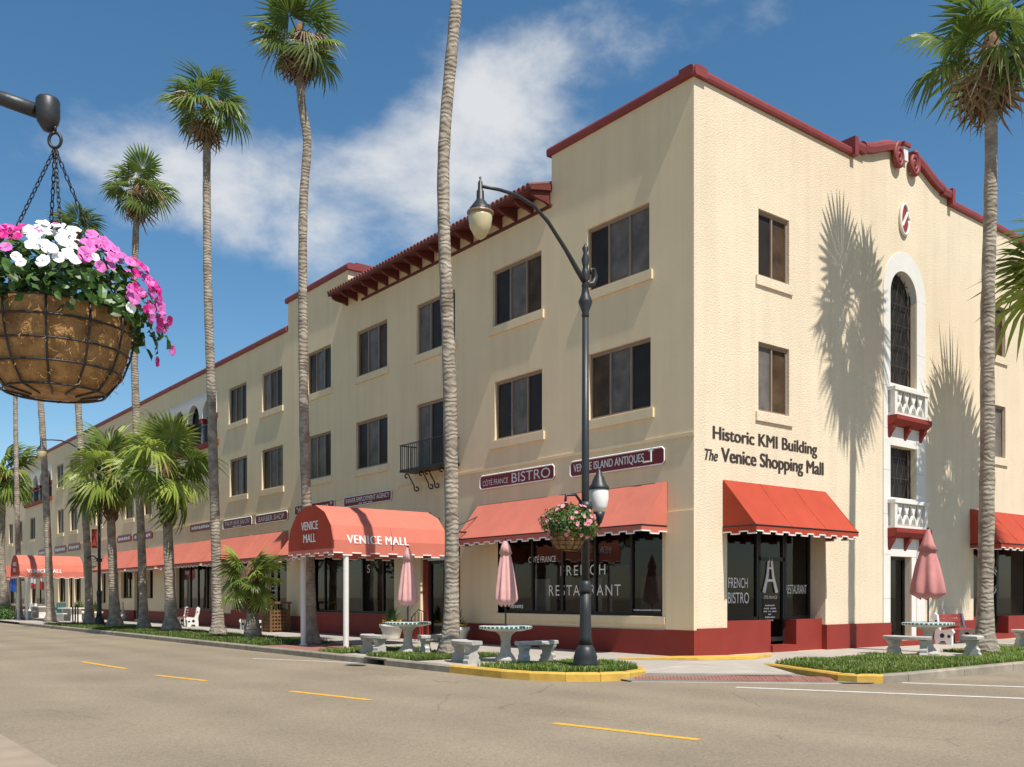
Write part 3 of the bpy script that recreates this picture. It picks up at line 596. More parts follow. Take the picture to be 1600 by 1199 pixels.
def stone_balcony(zt,zb):
    d=.24; x0,x1=RX(1386),RX(1450,-d); b=B(); b.box(x0,x1,-d,.02,zb-.018,zb+.06); bal=b.build('balcony',white_m,bld)
    b=B(); b.box(x0-.03,x1+.03,-d-.03,.02,zt-.1,zt); b.build('balcony_rail',white_m,bal)
    for x in (x0,x1-.16): 
        b=B(); b.box(x,x+.14,-d,-d+.13,zb+.06,zt-.1); b.build('balcony_post',white_m,bal)
    n=4
    for i in range(n):     # pierced panel of scrolls
        a=x0+.16+(x1-x0-.32)*(i+.5)/n; b=B(); hh=zt-.1-zb-.06; w2=(x1-x0-.32)/n/2
        for sg in (-1,1): b.tube([(a+sg*w2*.9*math.cos(t*1.0)*(1 if t<1.6 else .6),-d+.08,zb+.06+hh*t/3.14) for t in [3.14*j/10 for j in range(11)]],.045,6)
        b.tube([(a,-d+.08,zb+.06),(a,-d+.08,zt-.1)],.04,6); b.build('baluster',white_m,bal,smooth=True)
    for y0 in (-d+.06,): 
        for sx in (x0+.05,x1-.1): b=B(); b.box(sx,sx+.05,-d+.13,-.0,zb+.06,zt-.1); b.build('balcony_side',white_m,bal)
    b=B(); b.prism([(0.04,zb-.02),(-d-.08,zb-.02),(-d-.08,zb-.14),(-d+.04,zb-.26),(.04,zb-.30)],lambda u,v,w_:(w_,u,v),x0-.03,x1+.08); b.build('balcony_base',redpaint,bal)
    for x in (x0,(x0+x1)/2-.06,x1-.12):
        b=B(); b.prism([(0.02,zb-.30),(-d+.03,zb-.265),(-d+.05,zb-.38),(-.1,zb-.50),(0.02,zb-.74)],lambda u,v,w_:(w_,u,v),x,x+.13); b.build('bracket',redpaint,bal)
stone_balcony(RZ(1415,601,-.5),RZ(1415,645,-.5)); stone_balcony(RZ(1415,779,-.5),RZ(1415,823,-.5))
dd=shop('R',(DR[0],DR[1],DR[2],DR[3]),[],name='side_door',o=-.22); b=B(); b.box(DR[0]+.1,DR[0]+.22,.19,.2,1.35,1.55); b.build('door_notice',letter_m,dd)
b=B(); b.box(OX0-.1,OX1+.6,-.35,.1,-.1,.13); b.build('door_step',redpaint,bld)
plinth('R',[(.102,AL[0]+.012,.66),(AL[1]-.012,OX0+.012,.66),(OX1-.012,AL2[0]+.012,.66),(AL2[1]-.012,30,.66)])
# shop alcoves
def alcove(a,dx0,dx1,zb):
    x0,x1=a[0],a[1]; b=B(); b.box(x0,x1,-.0,PD,3.1,3.14); b.build('alcove_ceiling',stucco,bld)
    for p,q in ((x0,dx0),(dx1,x1)):
        b=B(); b.box(p+(.004 if p==x0 else 0),q-(.004 if q==x1 else 0),.104,PD+.06,-.1,zb); b.build('plinth',redpaint,bld)
    b=B(); b.box(dx0,dx1,.04,PD+.06,-.1,.17); b.build('door_step',redpaint,bld)
    w_=shop('R',(x0,dx0-.02,zb,3.1),[],o=-PD); w2=shop('R',(dx1+.02,x1,zb,3.1),[],o=-PD); dr_=shop('R',(dx0,dx1,.17,3.1),[],o=-PD,name='shop_door')
    b=B(); fbox(b,'R',dx0,dx1,-PD-.05,-PD+.04,2.32,2.42); b.build('transom_bar',dark_frame,dr_); b=B(); fbox(b,'R',dx0+.07,dx1-.07,-PD-.02,-PD+.03,.17,.36); b.build('kick_plate',dark_frame,dr_)
    b=B(); b.tube([(dx0+.15,PD-.05,1.0),(dx0+.15,PD-.05,1.5)],.015,6); b.build('door_handle',iron,dr_); return w_,dr_,w2
wl,dr1,wr=alcove(AL,RX(1184,PD),RX(1224,PD),RZ(1165,969,PD))
T=lambda s,a,b_,c,d,p,**k: gtext(s,a,b_,c,d,'R',PD,parent=p,**k)
T('FRENCH',1138,1168,903,919,wl); T('BISTRO',1137,1170,926,943,wl); T('RESTAURANT',1228,1260,914,928,wr); T('CÔTÉ FRANCE',1191,1214,930,936,dr1); 
for i,s_ in enumerate(('~~~~~~~','~~~~_~~~~','~~~_~~_~~~~','~~~','~~~~~~~','~~~~~')): T(s_,*((1195,1210),(1193,1212),(1193,1213),(1200,1205),(1195,1211),(1198,1208))[i],945+i*4.6,947.6+i*4.6,dr1)
# little tower drawn on the door glass
tx=(RX(1195,PD)+RX(1210,PD))/2; tz0,tz1=RZ(1202,926,PD),RZ(1202,877,PD); b=B()
for sg in (-1,1): b.tube([(tx+sg*.27,PD-.012,tz0),(tx+sg*.12,PD-.012,tz0+.42),(tx+sg*.05,PD-.012,tz0+.9),(tx,PD-.012,tz1)],[.05,.04,.03,.012],5)
b.box(tx-.2,tx+.2,PD-.014,PD-.006,tz0+.28,tz0+.34); b.box(tx-.12,tx+.12,PD-.014,PD-.006,tz0+.6,tz0+.65); b.build('tower_drawing',letter_m,dr1)
wl2,dr2,wr2=alcove(AL2,RX(1533,PD),RX(1557,PD),.75)
b=B(); ring=[(RX(1551,PD)+.28*math.cos(2*PI*i/24),PD-.014,1.95+.45*math.sin(2*PI*i/24)) for i in range(25)]; b.tube(ring,.022,5); b.tube([(x,y,1.95+(z-1.95)*.6) for x,y,z in ring],.012,5); b.build('round_decal',letter_m,dr2); text_obj('~~','R',RX(1548,PD),2.6,-PD+.006,.3,.2,letter_m,dr2)
# raised lettering on the side wall
def rtext(s_,p0,p1,y0,y1,**k):
    a0,a1=RX(p0),RX(p1); z1,z0=RZ(p0,y0),RZ(p0,y1); z0-=0 if s_=='The' else (z1-z0)*.27; t=text_obj(s_,'R',a0,(z0+z1)/2,.008,a1-a0,z1-z0,brown_l,None,'wall_lettering',bold=.03,ext=.004,**k); return t
for (s_,p0,p1,y0,y1),lb in zip((('Historic KMI Building',1114,1276,665.5,686.5),('The',1101,1121,701,718.5),('Venice Shopping Mall',1127,1286,699,722)),('dark brown raised letters, upper line on the sunlit wall above the awning','small slanted dark word at the start of the lower line of wall letters','dark brown raised letters, long lower line on the sunlit wall above the awning')):
    tag(rtext(s_,p0,p1,y0,y1,shear=.3 if s_=='The' else 0),lb,'lettering','raised letters on the side wall')
# loggias with arches on the long wing
def loggia(h,n):
    a0,a1,z0,z1=h; w_=(a1-a0)/n; b=B(); r=w_*.40; zsp=z1-.25-r
    for i in range(n):
        c=a0+w_*(i+.5); ps=[(a0+w_*i,zsp),(a0+w_*i,z1+.12),(a0+w_*(i+1),z1+.12),(a0+w_*(i+1),zsp)]+[(c+r*math.cos(t),zsp+r*math.sin(t)) for t in [PI*j/12 for j in range(13)]]
        b.prism(ps,lambda u,v,w2:(w2,u,v),-.03,.22)
    ar=b.build('arcade',white_m,bld)
    for i in range(n+1):
        a=a0+w_*i; b=B(); b.lathe([(.11,z0+.08),(.09,z0+.2),(.085,zsp-.22)],(.1,a,0),10); b.build('column',white_m,ar,smooth=True); b=B(); b.box(-.05,.24,a-.15,a+.15,zsp-.22,zsp+.0); b.build('capital',redpaint,ar)
    b=B(); b.box(-.18,.3,a0-.25,a1+.25,z0-.16,z0+.06); b.build('loggia_sill',redpaint,ar)
    b=B()
    for i in range(int((a1-a0)/.14)): a=a0+.07+i*.14; b.tube([(.02,a,z0+.06),(.02,a,z0+.95)],.012,4)
    b.box(0,.05,a0,a1,z0+.93,z0+.98); b.build('railing',iron,ar)
    b=B(); b.add([(1.29,a0,z0),(1.29,a1,z0),(1.29,a1,z1),(1.29,a0,z1)],[(3,2,1,0)]); b.build('loggia_back',stucco_l,ar)
    for i in range(n):
        b=B(); a=a0+w_*(i+.5); b.box(1.22,1.28,a-.4,a+.4,z0+.05,z0+2.0); b.build('loggia_door',pane_d,ar)
for h in ARC: loggia(h,4)
# iron balcony on the street facade
bx0,bx1=LY(718,0),LY(625,-.6); b=B(); b.box(-.62,0,bx0,bx1,5.42,5.50); ib=b.build('iron_balcony',iron,bld)
b=B()
for i in range(21): a=bx0+.03+(bx1-bx0-.06)*i/20; b.tube([(-.6,a,5.5),(-.6,a,6.28)],.011,4)
for y_ in (bx0+.03,bx1-.03):
    for k in range(5): b.tube([(-.58+.13*k,y_,5.5),(-.58+.13*k,y_,6.28)],.011,4)
    b.tube([(-.6,y_,6.29),(0,y_,6.29)],.018,5)
b.tube([(-.6,bx0,6.29),(-.6,bx1,6.29)],.02,5); b.build('railing',iron,ib)
for fr in (.1,.42,.56,.9):
    a=bx0+(bx1-bx0)*fr; b=B(); path=[(-.5+.10*math.cos(t)*(1-t/9),a,5.28+.10*math.sin(t)*(1-t/9)) for t in [i*.5 for i in range(12)]][::-1]+[(-.36,a,5.22),(-.22,a,5.0)]+[(-.12+.10*math.cos(PI+t)*(1-t/9),a,4.92+.10*math.sin(PI+t)*(1-t/9)) for t in [i*.5 for i in range(12)]]
    b.tube(path,.022,5); b.build('scroll_bracket',iron,ib)
# ------------------------------------------------------------------ awnings
def awning(fc,a0,a1,zt,zb,d,m,label,crn=.24):
    base=FP(fc,(a0+a1)/2,0,zb); root=thing('awning',label,'awning',base,0,'red canvas shop awnings'); loc=lambda p:(p[0]-base[0],p[1]-base[1],p[2]-base[2])
    b=B(); n=16; m_=6
    for i in range(n+1):
        for j in range(m_+1):
            t=j/m_; a=a0+(a1-a0)*i/n; sag=.045*math.sin(PI*t)*(.5+.5*math.sin(i*PI/4)**2)+.012*math.sin(i*2.7+j*1.9)*math.sin(PI*t); b.v.append(loc(FP(fc,a,.02+(d-.02)*t-0,zt+(zb-zt)*t-sag)))
    for i in range(n):
        for j in range(m_): k=i*(m_+1)+j; b.f.append((k,k+m_+1,k+m_+2,k+1))
    cv=b.build('canopy',m,root,smooth=True)
    ns=max(2,round((a1-a0)/1.35))
    for k in range(1,ns):
        b=B(); a=a0+(a1-a0)*k/ns; i0=(a-a0)/(a1-a0)*n; b.tube([loc(FP(fc,a,.02+(d-.02)*t,zt+(zb-zt)*t-.045*math.sin(PI*t)*(.5+.5*math.sin(i0*PI/4)**2)+.004)) for t in [q/6 for q in range(7)]],.007,4,False); b.build('seam',m,root)
    for a in (a0,a1):
        b=B(); b.add([loc(FP(fc,a,0.02,zt)),loc(FP(fc,a,d,zb)),loc(FP(fc,a,.02,zb))],[(0,1,2)]); b.build('end_panel',m,root)
    def skirt(p,q):
        L=(Vector(q)-Vector(p)).length; k=max(2,int(L/crn)); V=B(); Tm=B(); th=.014
        dirv=(Vector(q)-Vector(p)).normalized(); nv=Vector((dirv.y,-dirv.x,0))*th
        for i in range(k):
            u=Vector(p).lerp(Vector(q),i/k); v=Vector(p).lerp(Vector(q),(i+1)/k); h=.20 if i%2 else .145
            V.add([u,v,v-Vector((0,0,h)),u-Vector((0,0,h))],[(0,1,2,3)])
            def band(P,Q,hh):
                pts=[P+nv,Q+nv,Q-nv,P-nv]; up=Vector((0,0,hh)); Tm.add(pts+[x+up for x in pts],[(0,1,2,3),(7,6,5,4),(0,4,5,1),(1,5,6,2),(2,6,7,3),(3,7,4,0)])
            dn=Vector((0,0,h+.002)); band(u-dn,v-dn,.028); 
            if i: band(u-Vector((0,0,.20))-dirv*.012,u-Vector((0,0,.20))+dirv*.012,.075)
        V.build('valance',m,root); Tm.fix=True; Tm.build('valance_trim',trim_m,root)
    c0,c1=loc(FP(fc,a0,d,zb)),loc(FP(fc,a1,d,zb)); w0,w1=loc(FP(fc,a0,.02,zb)),loc(FP(fc,a1,.02,zb))
    skirt(c0,c1); skirt(w0,c0); skirt(c1,w1)
    b=B(); b.tube([c0,c1],.018,6)
    for p,q in ((w0,c0),(w1,c1)): b.tube([p,q],.018,6)
    b.build('awning_frame',iron,root); return root
awning('L',.81,8.37,4.13,3.07,.88,awn_s,'long salmon awning over the lettered restaurant windows, street side nearest the corner')
awning('R',1.02,5.2,4.17,3.05,.98,awn_m,'orange-red awning over the corner bistro door on the sunlit side wall')
awning('R',13.07,18.4,4.17,3.05,.98,awn_m,'orange-red awning at the right edge behind the palm trunk')
L5=[(10.95,LY(464),'shaded maroon awning partly behind the near arched canopy'),(LY(451),LY(345),'red awning below the barber and hair salon signs'),(LY(341),LY(272),'red awning behind the bushy palm pair, over the white bench'),(LY(268),LY(222),'red awning behind the trunk of the right bushy palm'),(LY(219),LY(168),'red awning just right of the far lamp post'),(LY(26),LY(-20),'red awning at the far left edge above the blue flags')]
for a0,a1,lb in L5: awning('L',a0,a1,4.1,3.0,.88,awn_s,lb)
def barrel(y0,y1,x1,label,front,px0=None):
    c=(y0+y1)/2; hw_=(y1-y0)/2; root=thing('entrance_canopy',label,'canopy',(0,c,0),0,'arched entrance canopies'); zb=2.68
    pr=[(-hw_,0),(-hw_,.22),(-hw_*.9,.62),(-hw_*.64,.98),(-hw_*.24,1.2),(hw_*.24,1.2),(hw_*.64,.98),(hw_*.9,.62),(hw_,.22),(hw_,0)]
    b=B(); n=len(pr); xb=-1.45; xs=[xb,xb+(x1-xb)*.33,xb+(x1-xb)*.66,x1]
    for x in xs:
        for u,v in pr: b.v.append((x,u,zb+v))
    for i in range(len(xs)-1):
        for j in range(n-1): k=i*n+j; b.f.append((k,k+n,k+n+1,k+1))
    b.build('canopy_cover',awn_s,root); 
    b=B(); b.add([(x1,u,zb+v) for u,v in pr],[tuple(range(n))]); b.build('canopy_front',awn_m,root)
    def skirt(p,q):
        p,q=Vector(p),Vector(q); L=(q-p).length; k=max(2,int(L/.26)); V=B(); Tm=B(); dv=(q-p).normalized(); nv=Vector((dv.y,-dv.x,0))*.014
        for i in range(k):
            u=p.lerp(q,i/k); v=p.lerp(q,(i+1)/k); h=.19 if i%2 else .13; V.add([u,v,v-Vector((0,0,h)),u-Vector((0,0,h))],[(0,1,2,3)])
            for P,Q,h2 in ((u,v,.03),):
                pts=[P+nv,Q+nv,Q-nv,P-nv]; pts=[t-Vector((0,0,h)) for t in pts]; Tm.add(pts+[t+Vector((0,0,h2)) for t in pts],[(0,1,2,3),(7,6,5,4),(0,4,5,1),(1,5,6,2),(2,6,7,3),(3,7,4,0)])
        V.build('valance',awn_s,root); Tm.fix=True; Tm.build('valance_trim',trim_m,root)
    skirt((x1,-hw_,zb),(xb,-hw_,zb)); skirt((xb,hw_,zb),(x1,hw_,zb)); skirt((x1,hw_,zb),(x1,-hw_,zb))
    for sg in (-1,1):
        b=B(); b.lathe([(.075,0),(.075,2.72)],(x1+.42,sg*(hw_-.08),0),12); b.lathe([(.11,0),(.11,.04)],(x1+.42,sg*(hw_-.08),0),12); b.build('post',white_m,root,smooth=False)
    b=B()
    for x in (x1+.02,(x1+xb)/2,xb+.01): b.tube([(x,u*.99,zb+v*.99-.01) for u,v in pr],.02,6)
    b.build('canopy_frame',iron,root)
    for sg in (-1,1):
        b=B(); b.tube([(xb,sg*hw_*.9,zb+.6),(0.02,sg*hw_*.9,zb+.6)],.025,6); b.tube([(xb,sg*hw_*.9,zb+.6),(0.02,sg*hw_*.9,zb+1.2)],.018,6); b.build('wall_tie',iron,root)
    for i,t in enumerate(('VENICE','MALL')):
        text_obj(t,'L',0,0,0,1.0 if i==0 else .74,.23,letter_m,root,bold=.02,pos=lambda u,h,i=i:(x1-.01,(.5 if i==0 else .37)-u,zb+.66-.34*i+h))
    text_obj('VENICE MALL','R',0,0,0,1.9,.23,letter_m,root,bold=.025,spacing=1.1,pos=lambda u,h:(x1+.42+u,-hw_-.012+max(0,h+.03)*.3,zb+.25+h))
    return root
barrel(7.9,10.6,-5.08,'near arched red canopy on white posts, white lettering, before the mall door','n')
barrel(LY(42,-4.6),LY(30,-4.6)+.4,-5.0,'far arched red canopy on white posts at the left, flags beneath it','f')
# ------------------------------------------------------------------ wall signs
def sign(p0,p1,yt0,yb0,yt1,yb1,lines,label,m=sign_m,border=True):
    a0,a1=LY(p0),LY(p1); z1=(LZ(p0,yt0)+LZ(p1,yt1))/2; z0=(LZ(p0,yb0)+LZ(p1,yb1))/2; h=z1-z0; wd=a0-a1
    root=thing('shop_sign',label,'sign',(0,(a0+a1)/2,z0),0,'maroon shop signs on the street facade'); b=B(); ch=.07
    P=[(-wd/2+ch,0),(wd/2-ch,0),(wd/2,ch),(wd/2,h-ch),(wd/2-ch,h),(-wd/2+ch,h),(-wd/2,h-ch),(-wd/2,ch)]
    b.prism(P,lambda u,v,w_:(w_,u,v),-.04,.002); b.build('board',m,root)
    if border:
        b=B(); b.tube([(-.04,u*1.0,v) for u,v in P+P[:1]],.022,4); b.build('border',letter_m,root)
    for (t,u0,u1,v0,v1,bo) in lines:      # fractions of the board, left to right / bottom to top
        text_obj(t,'L',0,0,0,(u1-u0)*wd,(v1-v0)*h,letter_m,root,bold=bo,pos=lambda u,hh,u0=u0,v0=v0,v1=v1:(-.046,wd/2-u0*wd-u,(v0+v1)/2*h+hh))
    return root
sign(752,868,744,765,727,749,[('CÔTÉ FRANCE',.04,.40,.22,.72,0),('BISTRO',.45,.95,.16,.86,0)],'maroon sign reading COTE FRANCE BISTRO above the salmon awning')
s2=sign(893,1040,721,745,700,726,[('VENICE ISLAND ANTIQUES',.04,.80,.2,.8,.012)],'maroon sign with an arrow, nearest the building corner')
wd=LY(893)-LY(1040); b=B(); hz=.62; yb=-wd/2+.42
b.tube([(-.05,yb+.26,.10),(-.05,yb,.10),(-.05,yb,.36)],.03,4); b.add([(-.056,yb+.1,.34),(-.056,yb-.1,.34),(-.056,yb,.47)],[(0,2,1)]); b.build('arrow',letter_m,s2)
sign(539,613,777,792,767,783,[('SHAVER EMPLOYMENT AGENCY',.04,.96,.36,.82,.015),('~~~_~~~_~~~~',.33,.62,.1,.24,0)],'maroon employment agency sign above the near arched canopy')
sign(462,524,791,806,781,796,[('"WA',.05,.24,.2,.8,.01),('~~~~~~~_~~~~',.28,.86,.25,.7,0),('"',.90,.95,.55,.85,.01)],'maroon script sign half hidden by the near arched canopy')
sign(401,451,806,820,798,812,[('BARBER SHOP',.1,.9,.22,.78,.01)],'maroon BARBER SHOP sign on the street facade')
sign(350,395,814,828,807,821,[('"PALM HAIR SALON"',.06,.95,.35,.85,.01),('~~~_~~~~',.35,.65,.1,.25,0)],'maroon PALM HAIR SALON sign left of the barber sign')
for p0,p1,y,t,lb in ((298,332,820,'~~~~~~~~~~','maroon sign behind the tallest left palm trunk'),(209,239,834,'~~~~~~~','maroon sign right of the slim palm between the bushy palms'),(184,206,838,'~~~~~~','maroon sign behind the left bushy palm'),(107,126,851,'~~~~~~','right one of two small maroon signs above the far canopy'),(86,104,855,'~~~~~~','left one of two small maroon signs above the far canopy'),(61,78,860,'~~~~~~','small maroon sign behind the far slim palm trunk')):
    sign(p0,p1,y,y+11,y-3.5,y+8,[(t,.08,.92,.25,.75,.01)],lb,border=False)
# ------------------------------------------------------------------ palms
def fan(seed,pet=.85,R=1.0,n=30,spread=2.35,droop=.38,wmul=1.0,join=.6):
    r=random.Random(seed); b=B(); b.tube([(0,0,0),(pet*.5,0,.04),(pet,0,0)],[.026,.018,.012],4,False); dt=spread/(n-1); tw=r.uniform(-.25,.25); cup=r.uniform(.05,.25)
    for i in range(n):
        a=-spread+2*spread*i/(n-1)+r.uniform(-.012,.012); L=R*(.66+.34*math.cos(a*.55))*r.uniform(.9,1.07); ca,sa=math.cos(a),math.sin(a); w2=math.tan(dt)*1.0*wmul
        dr=droop*r.uniform(.5,1.6); tip=r.uniform(.05,.45); sw=r.uniform(-.05,.05)
        def P(rr,side,lift=0):
            t=rr/R; z=-dr*L*t**2.4+lift+tw*rr*sa*.5-cup*R*t*(1-ca)*.5
            return (pet+rr*ca-side*sa,rr*sa+side*ca,z)
        m_=join*L; wm=m_*w2; o=len(b.v); q=Vector(P(L,sw)); q.z-=tip*L*.45
        b.v+=[P(.03,0),P(m_,wm,-.014),P(m_,0,.022),P(m_,-wm,-.014),P(.83*L,wm*.6+sw*.4,-.02-tip*L*.1),P(.83*L,sw*.4,.0-tip*L*.1),P(.83*L,-wm*.6+sw*.4,-.02-tip*L*.1),tuple(q)]
        b.f+=[(o,o+1,o+2),(o,o+2,o+3),(o+1,o+4,o+5,o+2),(o+2,o+5,o+6,o+3),(o+4,o+7,o+5),(o+5,o+7,o+6)]
    return b
def fmesh(seed,m,**k):
    o=fan(seed,**k).build('frond',m); me=o.data; bpy.data.objects.remove(o)
    for p in me.polygons: p.use_smooth=False
    return me
FG=[fmesh(i,frond_g,droop=.2+.13*i) for i in range(6)]; FY=[fmesh(10+i,frond_y,droop=.2+.15*i,n=32) for i in range(5)]
FD=[fmesh(20+i,frond_d,n=16,droop=.6,spread=1.9,wmul=.8,join=.45) for i in range(3)]; FT=[fmesh(30+i,frond_t,n=12,droop=.9,spread=1.3,wmul=.6,join=.35,pet=.6) for i in range(2)]
def palm(label,base,path,rad,crown_r,kind,seed,lean=None,nf=None,name='palm_tree',boots=0):
    r=random.Random(seed); root=thing(name,label,'palm tree',base,0,'palm trees along the pavements')
    P=[Vector(p)-Vector(base) for p in path]; P[0]=Vector((P[0].x,P[0].y,-.1))
    # smooth the trunk axis
    pts=[]
    for i in range(len(P)-1):
        k=max(2,int((P[i+1]-P[i]).length/.35)); p0=P[max(i-1,0)]; p1=P[i]; p2=P[i+1]; p3=P[min(i+2,len(P)-1)]
        for j in range(k):
            t=j/k; pts.append(.5*((2*p1)+(p2-p0)*t+(2*p0-5*p1+4*p2-p3)*t*t+(3*p1-p0-3*p2+p3)*t**3))
    pts.append(P[-1]); H=pts[-1].z; rs=[]
    for i,p in enumerate(pts):
        t=max(0,p.z)/H; fl=math.exp(-max(0,p.z)/.38); rr=rad*(1.12-.3*t)+rad*1.15*fl; rs.append(rr*(1+.05*math.sin(i*2.4)+r.uniform(-.035,.035)))
    b=B(); b.tube(pts,rs,14); b.build('trunk',trunk_m,root,smooth=True)
    if boots:
        b=B(); 
        for i in range(90):
            z=H-boots*(i/90); a=i*2.4; k=min(range(len(pts)),key=lambda q:abs(pts[q].z-z)); c=pts[k]; d=Vector((math.cos(a),math.sin(a),0)); q=rad*1.0
            b.tube([(c.x+d.x*q*.6,c.y+d.y*q*.6,z-.1),(c.x+d.x*q*1.25,c.y+d.y*q*1.25,z+.06),(c.x+d.x*q*1.65,c.y+d.y*q*1.65,z+.26)],[.05,.045,.02],5)
        b.build('leaf_boots',boot_m,root)
    top=pts[-1]; s=crown_r/1.75
    def put(me,az,el,sc,nm,roll=0):
        o=link(nm,me,root); d=Vector((math.cos(az)*math.cos(el),math.sin(az)*math.cos(el),math.sin(el)))
        o.matrix_local=Matrix.Translation(top+Vector((0,0,.1*s))+d*.05)@Matrix.Rotation(az,4,'Z')@Matrix.Rotation(-el,4,'Y')@Matrix.Rotation(roll,4,'X')@Matrix.Diagonal((sc,sc,sc,1))
    n=nf or (16 if kind=='tall' else 19)
    for i in range(n):
        t=(i+.5)/n; el=R_(84-(118 if kind=='tall' else 140)*t**.85)+r.uniform(-.24,.24); az=i*2.39996+r.uniform(-.45,.45)
        me=r.choice(FG if (kind=='tall' or r.random()<.35) else FY); put(me,az,el,s*r.uniform(.78,1.15),'frond',r.uniform(-.7,.7))
    if kind=='tall':
        for i in range(10): put(r.choice(FD),i*2.39996+r.uniform(-.3,.3),R_(r.uniform(-82,-52)),s*r.uniform(.7,.95),'dead_frond',r.uniform(-.4,.4))
        for i in range(6): put(r.choice(FT),r.uniform(0,6.28),R_(r.uniform(-25,20)),s*r.uniform(.7,.95),'dry_frond',r.uniform(-.4,.4))
    else:
        for i in range(4): put(r.choice(FD),i*1.7+r.uniform(-.3,.3),R_(r.uniform(-80,-60)),s*r.uniform(.6,.8),'dead_frond')
    b=B(); b.lathe([(rad*.9,-.55),(rad*1.35,-.1),(rad*1.2,.25),(rad*.3,.6)],tuple(top),8); b.build('crown_shaft',boot_m,root,smooth=True)
    return root
def pxpath(base,pp):          # follow the trunk in the picture at the depth of its foot
    D=(base[0]-CAM[0])*S_+(base[1]-CAM[1])*C_; o=[]
    for px,py in pp:
        d=ray(px,py); o.append((CAM[0]+d[0]*D,CAM[1]+d[1]*D,CAM[2]+d[2]*D))
    return o
def street(px,py,x=-4.2): h=hit(px,py,0,x); return (h[0],h[1],.02)
def ppalm(label,px,py,pp,rad,cr,kind,seed,base=None,**k):
    bs=base or street(px,py); path=[bs]+pxpath(bs,pp); return palm(label,bs,path,rad,cr,kind,seed,**k)
ppalm('tall palm whose crown rises out of the top edge, before the mall door',703,1015,[(706,900),(703,620),(693,330),(695,210),(704,100),(715,-20),(724,-150)],.155,1.5,'tall',1)
ppalm('tall palm right behind the near arched canopy, crown at the top edge',486,1005,[(484,900),(476,700),(473,450),(474,320),(480,220),(471,160),(468,66)],.14,1.42,'tall',2)
ppalm('tall slim palm with pale dry fronds on its crown, left of the small palm',341,988,[(338,880),(332,680),(325,450),(323,290),(324,172)],.16,1.5,'tall',3)
ppalm('slim palm with a tan skirted crown right above the flower basket',225,980,[(221,850),(214,680),(209,520),(211,400),(215,300)],.16,1.55,'tall',4)
ppalm('slim palm whose crown shows just above the basket flowers',140,972,[(136,850),(125,680),(118,560),(116,450),(120,368)],.16,1.45,'tall',5)
ppalm('slim leaning palm trunk in front of the far canopy lettering, crown behind the basket',80,968,[(75,850),(68,700),(63,610),(64,520)],.18,1.5,'tall',6,nf=18)
ppalm('thin palm at the far left, trunk beside the far canopy front',30,966,[(28,850),(25,700),(24,610),(25,560)],.15,1.3,'tall',7,nf=16)
ppalm('right one of two bushy green palms before the red awnings',268,985,[(265,900),(262,820),(262,735)],.20,2.25,'bushy',8,boots=2.2)
ppalm('left one of two bushy green palms before the red awnings',180,975,[(177,900),(174,830),(173,745)],.20,2.2,'bushy',9,boots=2.0)
ppalm('bushy palm cut by the left edge of the picture',2,962,[(2,880),(3,800),(4,742)],.24,2.4,'bushy',10,boots=1.6,base=(-4.4,54.0,.02))
ppalm('small low palm on the grass before the wooden litter bin',395,992,[(394,960),(391,905)],.16,1.25,'bushy',11,boots=1.1,nf=20)
PR=(6.1,-3.75,.03); ppalm('tall palm on the right beside the round table, before the side wall',0,0,[(1540,900),(1543,700),(1543,500),(1548,300),(1549,150),(1548,85)],.165,1.95,'tall',12,base=PR)
palm('bushy palm standing just off the right edge, fronds reaching in',(11.6,-3.8,.03),[(11.6,-3.8,.03),(11.55,-3.8,5),(11.5,-3.8,10.1)],.19,2.25,'bushy',13,nf=36)
